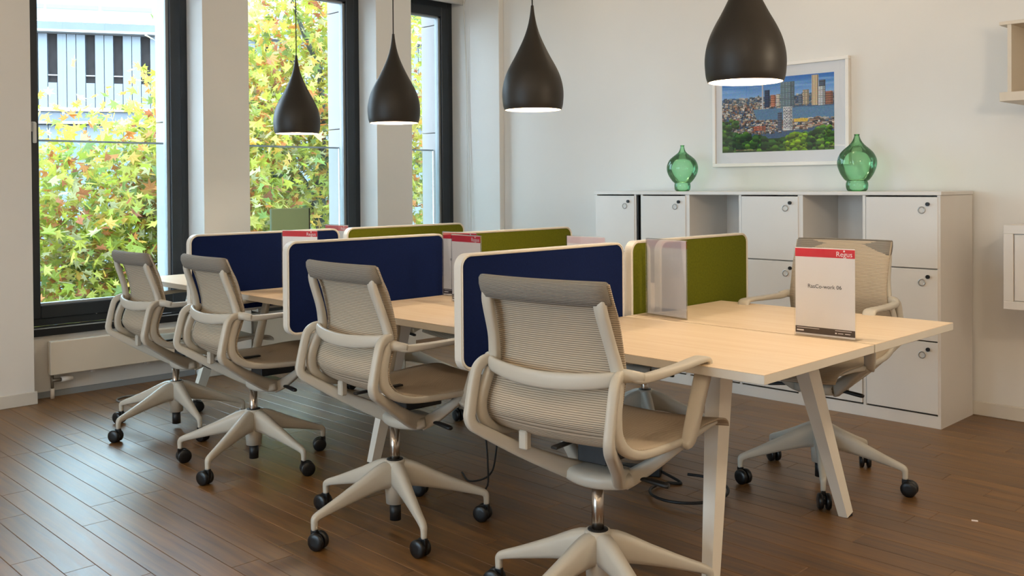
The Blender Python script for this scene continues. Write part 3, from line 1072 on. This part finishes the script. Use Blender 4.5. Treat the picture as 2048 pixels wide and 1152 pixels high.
# dividers
def extrude_outline(name, out, inn, x0, x1):
    """outline in (y,z) extruded along x; ring if inn given"""
    V, F = [], []
    n = len(out)
    for x in (x0, x1):
        V += [(x, a, c) for a, c in out]
    for k in range(n):
        k2 = (k + 1) % n
        F.append((k, k2, n + k2, n + k))
    if inn is None:
        F.append(tuple(range(n - 1, -1, -1)))
        F.append(tuple(range(n, 2 * n)))
    else:
        o_ = 2 * n
        for x in (x0, x1):
            V += [(x, a, c) for a, c in inn]
        for k in range(n):
            k2 = (k + 1) % n
            F.append((o_ + k2, o_ + k, o_ + n + k, o_ + n + k2))
            F.append((k2, k, o_ + k, o_ + k2))
            F.append((n + k, n + k2, o_ + n + k2, o_ + n + k))
    me = mesh_py(name, V, F)
    fix_normals(me)
    bm = bmesh.new()
    bm.from_mesh(me)
    es = [e for e in bm.edges if len(e.link_faces) == 2 and e.calc_face_angle(0) > 1.2]
    bmesh.ops.bevel(bm, geom=es, offset=.004 if inn else .002, segments=2, affect='EDGES')
    bm.to_mesh(me)
    bm.free()
    return me


ZD0, ZD1 = .64, 1.03
DL = .852
fr_me = extrude_outline('divider_frame', rrect(0, DL, ZD0, ZD1, .045, 8), rrect(.010, DL - .010, ZD0 + .012, ZD1 - .009, .036, 8), -.021, .021)
pn_me = extrude_outline('divider_panel', rrect(.0095, DL - .0095, ZD0 + .0115, ZD1 - .0085, .036, 8), None, -.017, .017)
pn_me2 = pn_me.copy()
order = ['nearest the camera', 'in the middle', 'farthest from the camera']
for i, x in enumerate(DX[1:4]):
    for colr, y0, pm in (('blue', 2.058, pn_me), ('green', 2.955, pn_me2)):
        d = empty('desk_divider', (x, y0, 0))
        tag(d, '%s fabric desk divider with white frame, %s of the three' % (colr, order[i]), 'divider', '%s desk dividers' % colr)
        mkobj('frame', fr_me, 'divider_frame', d)
        mkobj('panel', pm, colr + '_felt', d)
        for yy in (.35, .7) if colr == 'blue' else (.15, .5):
            mkobj('clamp', boxes('clamp', [(-.03, .03, yy, yy + .05, ZD0 - .012, ZD0 + .004)], bev=.002), 'divider_frame', d)


# ------------------------------------------------------------------ sign holders
def text_mesh(txt, size, align='CENTER'):
    cu = bpy.data.curves.new('txt', 'FONT')
    cu.body = txt
    cu.size = size
    cu.align_x = align
    cu.align_y = 'CENTER'
    cu.resolution_u = 3
    o = bpy.data.objects.new('txt', cu)
    col.objects.link(o)
    dg = bpy.context.evaluated_depsgraph_get()
    me = bpy.data.meshes.new_from_object(o.evaluated_get(dg))
    bpy.data.objects.remove(o)
    me.materials.clear()
    me.transform(Matrix.Rotation(PI / 2, 4, 'X'))     # stands in xz, reads from -y
    return me


T_TITLE = text_mesh('RasCo-work 06', .0185)
T_LOGO = text_mesh('Regus', .0235)
SW, SH = .208, .297


def sign(loc, rz, label, front=True, tilt=0.0):
    s = empty('sign_holder', loc, rz)
    tag(s, label, 'sign', 'acrylic table signs')
    mkobj('acrylic_front', boxes('acrylic_front', [(-SW / 2 - .004, SW / 2 + .004, -.0035, -.0015, .002, SH + .006)]), 'acrylic', s)
    mkobj('acrylic_back', boxes('acrylic_back', [(-SW / 2 - .004, SW / 2 + .004, .0015, .0035, .002, SH + .006)]), 'acrylic', s)
    mkobj('acrylic_foot', boxes('acrylic_foot', [(-SW / 2 - .004, SW / 2 + .004, -.0035, .055, .0, .003)]), 'acrylic', s)
    p_ = mkobj('paper', mesh_py('paper', [(-SW / 2, -.0004, .006), (SW / 2, -.0004, .006), (SW / 2, -.0004, SH + .003), (-SW / 2, -.0004, SH + .003)], [(0, 1, 2, 3)]), 'paper', s)
    y = -.0008
    mkobj('red_band', boxes('red_band', [(-SW / 2, SW / 2, y - .0001, -.0006, SH - .028, SH)]), 'red_print', p_)
    mkobj('footer_band', boxes('footer_band', [(-SW / 2, SW / 2, y - .0001, -.0006, .012, .034)]), 'dark_print', p_)
    mkobj('logo_lettering', T_LOGO, 'white_print', p_, (SW / 2 - .036, y - .0004, SH - .016))
    mkobj('logo_dot', cyl('logo_dot', .0032, -.0002, 0, 12, axis='y'), 'white_print', p_, (SW / 2 - .036, y - .0004, SH - .005))
    mkobj('title_lettering', T_TITLE, 'black_print', p_, (0, y - .0004, SH * .575))
    mkobj('footer_lines', boxes('footer_lines', [(-SW / 2 + .005, -SW / 2 + .085, y - .0004, y, .0285, .0300), (-SW / 2 + .005, -SW / 2 + .03, y - .0004, y, .0185, .0225),
                                                (SW / 2 - .068, SW / 2 - .012, y - .0004, y, .0285, .0300), (SW / 2 - .068, SW / 2 - .062, y - .0004, y, .0185, .0225), (SW / 2 - .058, SW / 2 - .04, y - .0004, y, .0195, .0215),
                                                (SW / 2 - .034, SW / 2 - .016, y - .0004, y, .0195, .0215)]), 'white_print', p_)
    return s


sign((-1.517, 2.938, DZ), R_(2), 'upright sign with red top band on the nearest desk')
sign((-2.20, 2.99, DZ), R_(180 - 8), 'blank back of a table sign beside the nearest green divider')
sign((-2.60, 2.975, DZ), R_(180), 'pale table sign peeking over the nearest blue divider')
sign((-3.09, 2.745, DZ), R_(-5), 'table sign with pinkish band in front of the middle green divider')
sign((-3.285, 2.88, DZ), R_(6), 'table sign with bright red band tucked behind another beside the middle blue divider')
sign((-4.085, 2.53, DZ), R_(22), 'table sign with red band in front of the farthest blue divider')
sign((-4.455, 2.995, DZ), R_(2), 'table sign mostly hidden between the farthest blue and green dividers')

# grey green panel at the far end of the desk
pn = empty('desk_screen', (-5.30, 3.21, DZ))
tag(pn, 'grey green flat panel standing at the far desk end before the middle window', 'panel')
mkobj('board', boxes('board', [(-.012, .012, -.137, .137, .04, .378)], bev=.004), 'panel_green', pn)
mkobj('edge_strip', boxes('edge_strip', [(-.014, .014, .134, .142, .04, .376)]), 'chair_dark', pn)
mkobj('foot', boxes('foot', [(-.06, .06, -.10, .10, 0, .012), (-.012, .012, -.03, .03, .01, .05)], bev=.003), 'divider_frame', pn)

# ------------------------------------------------------------------ pendant lamps
outer = [(.1225, 0), (.1285, .018), (.1315, .045), (.1325, .068), (.1310, .092), (.1255, .122), (.1150, .155), (.0985, .19), (.0790, .225), (.0600, .262), (.0430, .298), (.0295, .332), (.0195, .365), (.0125, .398), (.0085, .425), (.0060, .450)]
outer = [tuple(p_) for p_ in catmull(outer, 3)]
inner = [(max(r_ - .003, .001), z_) for r_, z_ in outer if z_ < .33]
sh_me = lathe('pendant_shade', outer + [], 48)
li_me = lathe('pendant_lining', [(outer[0][0], 0)] + inner + [(.001, .335)], 48)
bu_me = lathe('bulb', [(.0, -.032), (.018, -.028), (.030, -.012), (.032, .004), (.026, .024), (.016, .045), (.014, .07), (.0, .07)], 24)
LAMPS = [(-4.75, 2.93, 1.560, 'black teardrop pendant lamp hanging farthest away, before the middle window'),
         (-3.837, 2.93, 1.574, 'black teardrop pendant lamp hanging before the pier between the windows'),
         (-2.855, 2.93, 1.580, 'black teardrop pendant lamp before the bare white wall, second nearest'),
         (-1.697, 2.75, 1.592, 'black teardrop pendant lamp nearest the camera, overlapping the picture')]
for x, y_, z_, lab in LAMPS:
    p_ = empty('pendant_lamp', (x, y_, z_))
    tag(p_, lab, 'lamp', 'black pendant lamps over the desks')
    mkobj('lamp_shade', sh_me, 'pendant_black', p_)
    mkobj('shade_lining', li_me, 'pendant_lining', p_)
    bo = mkobj('bulb', bu_me, 'bulb_glow', p_, (0, 0, .10))
    mkobj('socket', cyl('socket', .02, .16, .22, 16), 'cord_black', p_)
    mkobj('cord', cyl('cord', .0028, .445, CEIL - z_ - .02, 8), 'cord_black', p_)
    mkobj('ceiling_rose', cyl('ceiling_rose', .05, CEIL - z_ - .03, CEIL - z_, 24), 'pendant_black', p_)
    ld = bpy.data.lights.new('pendant_light', 'POINT')
    ld.energy = PEND_W
    ld.color = WARM
    ld.shadow_soft_size = .03
    lo = bpy.data.objects.new('pendant_light', ld)
    link(lo)
    lo.parent = p_
    lo.location = (0, 0, .055)

# opal globes added out of view to light camera-facing and right-facing surfaces
rose = lathe('ceiling_plate', [(.0, 0), (.07, 0), (.07, -.02), (.05, -.028), (.0, -.028)], 28)
glob = lathe('globe', [(.0, -.02)] + [(.11 * math.sin(a), -.135 + .11 * math.cos(a)) for a in np.linspace(.35, PI - .001, 16)], 28)
FILL_GLOBES = [(-4.4, .4, .35, 'before the far chairs'), (-2.4, .3, .8, 'before the near chairs'), (-.2, .3, 1.6, 'right over the camera'), (-4.4, -2.4, .5, 'behind the camera, window end'),
          (-2.4, -2.4, 1.0, 'behind the camera, second from the windows'), (-.2, -2.4, 1.7, 'behind the camera, third from the windows'), (1.7, -2.4, 1.5, 'behind the camera, by the side wall'),
          (1.7, .5, .9, 'right of the camera by the side wall'), (-.3, 3.0, 2.0, 'right of the nearest desk end'), (1.7, 3.2, 1.0, 'in the far right corner'),
          (-4.4, 4.4, .2, 'over the aisle, window end'), (-2.6, 4.5, .3, 'over the aisle before the lockers')]
if True:
    for x, y_, wgt, where in FILL_GLOBES:
        drop = {-.3: 1.0}.get(x, .75 if x > 1 and y_ > 0 else 0.0)
        d = empty('fill_lamp', (x, y_, CEIL))
        tag(d, 'unseen added opal lamp %s' % where, 'fill light', 'added opal fill lamps')
        mkobj('ceiling_plate', rose, 'cabinet_white', d)
        mkobj('globe', glob, 'globe_glow', d, (0, 0, -drop))
        if drop:
            mkobj('rod', cyl('rod', .006, -drop - .03, -.02, 10), 'lock_ring', d)
        ld = bpy.data.lights.new('fill_lamp_light', 'POINT')
        ld.shadow_soft_size = .115
        ld.energy = FILL_W * wgt
        ld.color = (1.0, .81, .58)
        lo = bpy.data.objects.new('fill_lamp_light', ld)
        link(lo)
        lo.parent = d
        lo.location = (0, 0, -.145 - drop)

# ------------------------------------------------------------------ cabinets along the back wall
YF = 4.895
YK = 5.325
COLS = [(-4.185, -3.838, 'd'), (-3.800, -3.437, 'd'), (-3.437, -3.062, 'n'), (-3.062, -2.672, 'd'), (-2.672, -2.300, 'n'), (-2.300, -1.900, 'd')]
ROWS = [(.068, .440), (.440, .811), (.811, 1.182)]
UNITS = [([0], 'narrow white locker unit at the left end, before a dark gap'), ([1], 'narrow white locker unit right of the dark gap'),
         ([2, 3], 'white locker unit with open niche behind the nearest green divider'), ([4, 5], 'white locker unit with open niche at the right end of the row')]
lock_ring = lathe('lock_ring', [(.013, 0), (.013, .004), (.019, .004), (.019, 0)], 20)
lock_ring.transform(Matrix.Rotation(PI / 2, 4, 'X'))
lock_face = cyl('lock_face', .0125, 0, .003, 18)
lock_face.transform(Matrix.Rotation(PI / 2, 4, 'X'))
keyhole = cyl('lock_key', .010, 0, .010, 14)
keyhole.transform(Matrix.Rotation(PI / 2, 4, 'X'))
for cols_, lab in UNITS:
    x0, x1 = COLS[cols_[0]][0], COLS[cols_[-1]][1]
    u = empty('locker_unit', ((x0 + x1) / 2, (YF + YK) / 2, 0))
    tag(u, lab, 'cabinet', 'white lockers along the back wall')
    xc, yc = (x0 + x1) / 2, (YF + YK) / 2

    def B(a, b2, c, d, e, f):
        return (a - xc, b2 - xc, c - yc, d - yc, e, f)
    body = [B(x0, x0 + .016, YF, YK, 0, 1.186), B(x1 - .016, x1, YF, YK, 0, 1.186), B(x0 + .016, x1 - .016, YK - .012, YK - .001, 0.0, 1.186), B(x0 + .016, x1 - .016, YF + .0005, YK - .012, 0.0, .062)]
    for cc in cols_[1:]:
        xm = COLS[cc][0]
        body.append(B(xm - .008, xm + .008, YF + .001, YK - .012, .062, 1.186))
    for z_ in (.440, .811):
        body.append(B(x0 + .016, x1 - .016, YF + .018, YK - .012, z_ - .008, z_ + .008))
    mkobj('body', boxes('body', body), 'cabinet_white', u)
    for cc in cols_:
        a, b2, kind = COLS[cc]
        for ri, (z0, z1) in enumerate(ROWS):
            if kind == 'n' and ri == 2:
                continue
            dr = mkobj('door', boxes('door', [B(a + .012, b2 - .012, YF - .004, YF + .014, z0 + .0035, z1 - .0035)], bev=.0015), 'cabinet_white', u)
            lx, lz = b2 - .092 - xc, z1 - .070
            mkobj('lock_ring', lock_ring, 'lock_ring', dr, (lx, YF - .004 - yc, lz))
            mkobj('lock_face', lock_face, 'lock_face', dr, (lx, YF - .004 - yc, lz))
            mkobj('key_button', keyhole, 'lock_black', dr, (lx + .031, YF - .004 - yc, lz + .030))
    if cols_ == [0]:
        mkobj('gap_shade', boxes('gap_shade', [B(x1 + .001, x1 + .014, YF + .004, YK - .02, .0, 1.18)]), 'lock_black', u)  # black strip put in for the shade between the two units
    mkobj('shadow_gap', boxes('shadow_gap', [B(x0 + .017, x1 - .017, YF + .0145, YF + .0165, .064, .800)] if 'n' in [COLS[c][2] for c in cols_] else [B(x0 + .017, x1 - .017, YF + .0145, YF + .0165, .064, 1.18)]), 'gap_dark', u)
tag(mkobj('worktop', boxes('worktop', [(-4.19, -1.893, YF - .006, YK, 1.187, 1.206)], bev=.0015), 'cabinet_white'), 'long white top board lying across the lockers', 'worktop')

# green glass vases
def vase(loc, prof, sc, label):
    pr = catmull(prof, 4)
    me = lathe('vase', [(r_ * sc, z_ * sc) for r_, z_ in pr], 48)
    o = mkobj('vase', me, 'green_glass', None, loc)
    bt = cyl('vase_base', prof[0][0] * sc, 0.0, .006, 32)
    mkobj('base', bt, 'green_glass', o)
    mkobj('rim', lathe('rim', [(prof[-1][0] * sc - .003, prof[-1][1] * sc - .006), (prof[-1][0] * sc + .003, prof[-1][1] * sc - .003), (prof[-1][0] * sc + .003, prof[-1][1] * sc + .002), (prof[-1][0] * sc - .002, prof[-1][1] * sc + .001)], 28), 'green_glass', o)
    tag(o, label, 'vase', 'green glass bottle vases')


PRO_R = [(.049, 0), (.056, .010), (.060, .030), (.059, .046), (.056, .056), (.067, .064), (.088, .095), (.102, .130), (.107, .158), (.103, .185), (.088, .215), (.066, .238), (.043, .258), (.027, .278), (.018, .296), (.013, .312), (.012, .317)]
PRO_L = [(.040, 0), (.049, .010), (.052, .030), (.0515, .044), (.051, .052), (.064, .064), (.086, .095), (.098, .125), (.101, .150), (.097, .175), (.082, .205), (.056, .228), (.032, .246), (.020, .262), (.014, .280), (.011, .296)]
vase((-3.625, 5.11, 1.207), PRO_L, 1.0, 'green glass bottle vase left of the framed picture, the smaller one')
vase((-2.441, 5.11, 1.207), PRO_R, 1.0, 'green glass bottle vase at the lower right corner of the picture')

# ------------------------------------------------------------------ framed skyline picture
PX0, PX1, PZ0, PZ1 = -3.530, -2.588, 1.362, 2.004
pic = empty('framed_picture', ((PX0 + PX1) / 2, YB, PZ0))
tag(pic, 'white framed photograph of a city skyline on the back wall', 'picture')
hw, hh = (PX1 - PX0) / 2, PZ1 - PZ0
ft, fd = .022, .032
mkobj('frame', boxes('frame', [(-hw, hw, -fd, -.001, 0, ft), (-hw, hw, -fd, -.001, hh - ft, hh), (-hw, -hw + ft, -fd, -.001, ft, hh - ft), (hw - ft, hw, -fd, -.001, ft, hh - ft)], bev=.002), 'picture_frame', pic)
mkobj('mat_board', boxes('mat_board', [(-hw + ft, hw - ft, -.014, -.008, ft, hh - ft)]), 'picture_mat', pic)
iw0, iw1, ih0, ih1 = -hw + .066, hw - .098, .092, hh - .088


def skyline(nx, nz):
    img = np.zeros((nz, nx, 3))
    r_ = np.random.default_rng(11)
    U, Vv = np.meshgrid((np.arange(nx) + .5) / nx, (np.arange(nz) + .5) / nz)

    def put(mask, c, jit=0.0):
        c = np.array(c, float)
        n_ = r_.normal(0, jit, (nz, nx, 1)) if jit else 0
        img[mask] = (c + n_ * np.ones(3))[mask] if jit else c
    sky = np.array([64, 110, 168]) * (1 - Vv[..., None]) * 0 + np.array([150, 182, 214]) * (1 - np.clip((Vv - .72) / .28, 0, 1))[..., None] + np.array([58, 108, 168]) * np.clip((Vv - .72) / .28, 0, 1)[..., None]
    img[:] = sky
    for _ in range(16):
        cu, cv, a, b2 = r_.uniform(0, 1), r_.uniform(.84, .98), r_.uniform(.05, .18), r_.uniform(.008, .02)
        w = np.exp(-((U - cu) / a) ** 2 - ((Vv - cv) / b2) ** 2)[..., None] * .35
        img[:] = img * (1 - w) + np.array([186, 206, 226]) * w
    put((Vv < .745 + .01 * np.sin(U * 17)), (70, 92, 118), 8)

    def blocks(u0, u1, v0, v1, n_, wmin, wmax, hmin, hmax, pal):
        for _ in range(n_):
            v_ = v1 - (v1 - v0) * (_ / n_)
            u_ = r_.uniform(u0, u1)
            w, h = r_.uniform(wmin, wmax), r_.uniform(hmin, hmax)
            c = np.array(pal[r_.integers(len(pal))], float) * r_.uniform(.75, 1.15)
            mk = (U > u_) & (U < u_ + w) & (Vv > v_ - h * .4) & (Vv < v_ + h)
            img[mk] = np.clip(c, 0, 255)
            mk2 = mk & (Vv < v_ + h * .5)
            img[mk2] *= .72
    far = [(120, 128, 136), (92, 104, 118), (150, 150, 148), (170, 160, 150), (76, 88, 104), (198, 194, 188)]
    blocks(0, 1, .60, .74, 300, .008, .03, .01, .035, far)
    town = [(208, 204, 196), (176, 164, 150), (120, 110, 104), (226, 222, 216), (150, 112, 92), (84, 84, 90), (196, 184, 166), (70, 66, 68), (176, 140, 120)]
    blocks(-.02, .55, .24, .66, 900, .008, .028, .008, .026, town)
    put((Vv > .44 - .06 * (U - .3)) & (Vv < .585 - .01 * U) & (U > .30 + .25 * (.56 - Vv)), (96, 128, 156), 5)
    blocks(.5, 1.0, .27, .42, 240, .01, .04, .008, .026, town)
    put((U > .66) & (U < .78) & (Vv > .385) & (Vv < .425), (206, 174, 84), 16)

    def tower(u0, u1, v0, v1, c, stripe=0, hor=0):
        mk = (U > u0) & (U < u1) & (Vv > v0) & (Vv < v1)
        img[mk] = c
        if stripe:
            mk2 = mk & (np.sin(U * stripe) > .2)
            img[mk2] = np.array(c) * .8
        if hor:
            mk3 = mk & (np.sin(Vv * hor) > .1)
            img[mk3] = np.array(c) * .74
        img[mk & (U > u1 - (u1 - u0) * .3)] *= .82
    tower(.545, .665, .57, .925, (132, 152, 162), 240, 260)
    tower(.398, .45, .60, .84, (44, 66, 96), 0, 240)
    tower(.378, .392, .58, .96, (196, 198, 202))
    tower(.455, .50, .60, .765, (190, 134, 112), 0, 220)
    tower(.505, .54, .60, .775, (214, 206, 196), 0, 240)
    tower(.74, .79, .60, .80, (196, 182, 160), 260, 240)
    tower(.815, .872, .59, .985, (208, 190, 162), 300, 0)
    tower(.875, .93, .59, .91, (88, 98, 112), 0, 220)
    tower(.865, .925, .58, .83, (206, 208, 210), 320, 260)
    tower(.93, .99, .59, .76, (150, 108, 92), 0, 200)
    tower(.70, .735, .60, .75, (116, 124, 136), 0, 200)
    tower(.565, .65, .27, .595, (228, 226, 224), 0, 300)
    mk = (U > .57) & (U < .645) & (Vv > .30) & (Vv < .58) & (np.sin(Vv * 150 + 3 * np.sin(U * 160)) > .35)
    img[mk] = (110, 112, 122)
    tower(.52, .555, .27, .52, (96, 104, 120), 0, 200)
    tower(.30, .41, .285, .35, (188, 118, 98), 200, 200)

    def trees(n_, u0, u1, vf, pal, r0, r1):
        for _ in range(n_):
            u_ = r_.uniform(u0, u1)
            v_ = r_.uniform(-.03, vf(u_))
            rr = r_.uniform(r0, r1)
            c = np.array(pal[r_.integers(len(pal))], float) * r_.uniform(.7, 1.2)
            mk = ((U - u_) ** 2 + ((Vv - v_) / 1.4) ** 2) < rr * rr
            img[mk] = np.clip(c * (0.6 + .5 * np.clip((Vv[mk] - v_) / rr + .5, 0, 1))[:, None], 0, 255)
    gp = [(46, 78, 34), (62, 98, 40), (36, 62, 30), (84, 118, 44), (54, 84, 40)]
    img[(Vv < .18) | ((U < .16) & (Vv < .40 - 1.6 * U))] = (40, 66, 32)
    trees(500, -.02, 1.02, lambda q: .20 + .05 * math.sin(q * 9) + (.22 if q < .14 else 0), gp, .012, .035)
    trees(120, .60, .76, lambda q: .22, [(112, 140, 40), (130, 156, 50), (92, 124, 36)], .012, .03)
    trees(60, .86, 1.0, lambda q: .30, [(96, 130, 46), (70, 108, 44)], .012, .03)
    img += r_.normal(0, 6, img.shape)
    return np.clip(img, 0, 255)


NX, NZ = 210, 136
img = skyline(NX, NZ)
c = img / 255
g_ = c.mean(axis=2, keepdims=True)
c = np.clip((g_ + (c - g_) * 1.25) * 1.14, 0, 1)
cl = np.where(c <= .04045, c / 12.92, ((c + .055) / 1.055) ** 2.4)
V, F = [], []
for j in range(NZ + 1):
    for i in range(NX + 1):
        V.append((iw0 + (iw1 - iw0) * i / NX, -.0145, ih0 + (ih1 - ih0) * j / NZ))
for j in range(NZ):
    for i in range(NX):
        a = j * (NX + 1) + i
        F.append((a, a + 1, a + NX + 2, a + NX + 1))
me = mesh_py('skyline_print', V, F)
ca = me.color_attributes.new('tint', 'FLOAT_COLOR', 'CORNER')
arr = np.ones((NZ * NX, 4, 4), np.float32)
arr[:, :, :3] = cl.reshape(-1, 1, 3)
ca.data.foreach_set('color', arr.reshape(-1))
mkobj('skyline_print', me, 'print', pic)
mkobj('pane', boxes('pane', [(-hw + ft, hw - ft, -.024, -.022, ft, hh - ft)]), 'picture_glass', pic)

# ------------------------------------------------------------------ wall boxes at the right edge
sb = empty('wall_shelf', (-1.30, 5.17, 1.65))
tag(sb, 'open white box shelf on the back wall, cut by the right edge', 'shelf')
mkobj('bottom_board', boxes('bottom_board', [(-.355, .40, -.17, .17, 0, .045)], bev=.002), 'shelf_white', sb)
mkobj('top_board', boxes('top_board', [(-.355, .40, -.17, .17, .375, .393)], bev=.002), 'shelf_white', sb)
mkobj('side_board', boxes('side_board', [(-.318, -.300, -.165, .17, .045, .375)]), 'shelf_white', sb)
mkobj('side_board', boxes('side_board', [(.35, .368, -.165, .17, .045, .375)]), 'shelf_white', sb)
mkobj('back_board', boxes('back_board', [(-.30, .35, .155, .17, .045, .375)]), 'shelf_white', sb)
wc = empty('wall_cabinet', (-1.30, 5.17, .625))
tag(wc, 'white wall mounted cabinet below the box shelf, cut by the right edge', 'cabinet')
mkobj('body', boxes('body', [(-.338, .40, -.155, .17, 0, .415)], bev=.003), 'cabinet_white', wc)
mkobj('face_frame', boxes('face_frame', [(-.338, .40, -.17, -.155, 0, .04), (-.338, .40, -.17, -.155, .372, .415), (-.338, -.293, -.17, -.155, .04, .372)], bev=.002), 'cabinet_white', wc)
mkobj('door', boxes('door', [(-.289, .36, -.166, -.150, .044, .368)], bev=.002), 'cabinet_white', wc)

# ------------------------------------------------------------------ cables and small things
def cable(name, pts, r_, mat, label, group=None):
    o = mkobj(name, sweep(name, pts, (2 * r_, 2 * r_), side=(.3, .2, .9), n=8, res=6, p=1.0), mat)
    tag(o, label, 'cable', group)
    return o


ccx, ccy, cr_ = -2.22, 3.16, .155
pts = [(-2.52, 3.30, .03)] + [(ccx + cr_ * math.cos(a), ccy + cr_ * 1.0 * math.sin(a), .006 + .002 * i) for i, a in enumerate(np.linspace(2.4, 2.4 + 2 * PI * .97, 18))]
cable('power_cable', pts, .006, 'cable_black', 'black cable coiled on the floor under the nearest desk')
cable('power_cable', [(-2.86, 2.73, .60), (-2.85, 2.72, .40), (-2.86, 2.70, .15), (-2.88, 2.68, .05), (-2.98, 2.66, .006), (-3.10, 2.72, .005)], .004, 'cable_black', 'thin black cable hanging from the desk behind the second chair')
cable('power_cable', [(-3.00, 2.80, .60), (-2.95, 2.72, .30), (-2.87, 2.66, .12), (-2.86, 2.64, .006), (-2.90, 2.55, .005)], .004, 'cable_black', 'thin black cable curving to the floor beside the hanging one')
st = empty('power_strip', (-2.55, 3.24, 0), R_(28))
tag(st, 'black power strip lying on the floor under the nearest desk', 'power strip')
mkobj('housing', boxes('housing', [(-.11, .11, -.026, .026, 0, .04)], bev=.006, seg=2), 'cable_black', st)
for i in range(3):
    mkobj('socket', cyl('socket', .017, .039, .041, 16), 'chair_dark', st, (-.06 + .06 * i, 0, 0))
ring_o = mkobj('cable_loop', sweep('cable_loop', [(-5.58 + .09 * math.cos(a), 2.31 + .09 * math.sin(a), .006) for a in np.linspace(0, 2 * PI, 20)], (.012, .010), side=(0, 0, 1), n=8, res=2, p=1.0), 'cable_grey')
tag(ring_o, 'grey cable ring lying on the floor by the radiator', 'cable')
scr = mkobj('paper_scrap', boxes('paper_scrap', [(-.011, .011, -.007, .007, 0, .002)], bev=.0008), 'white_print', None, (-1.30, 3.66, 0.0005), (0, 0, .4))
tag(scr, 'tiny white paper scrap on the floor near the facing chair', 'scrap')
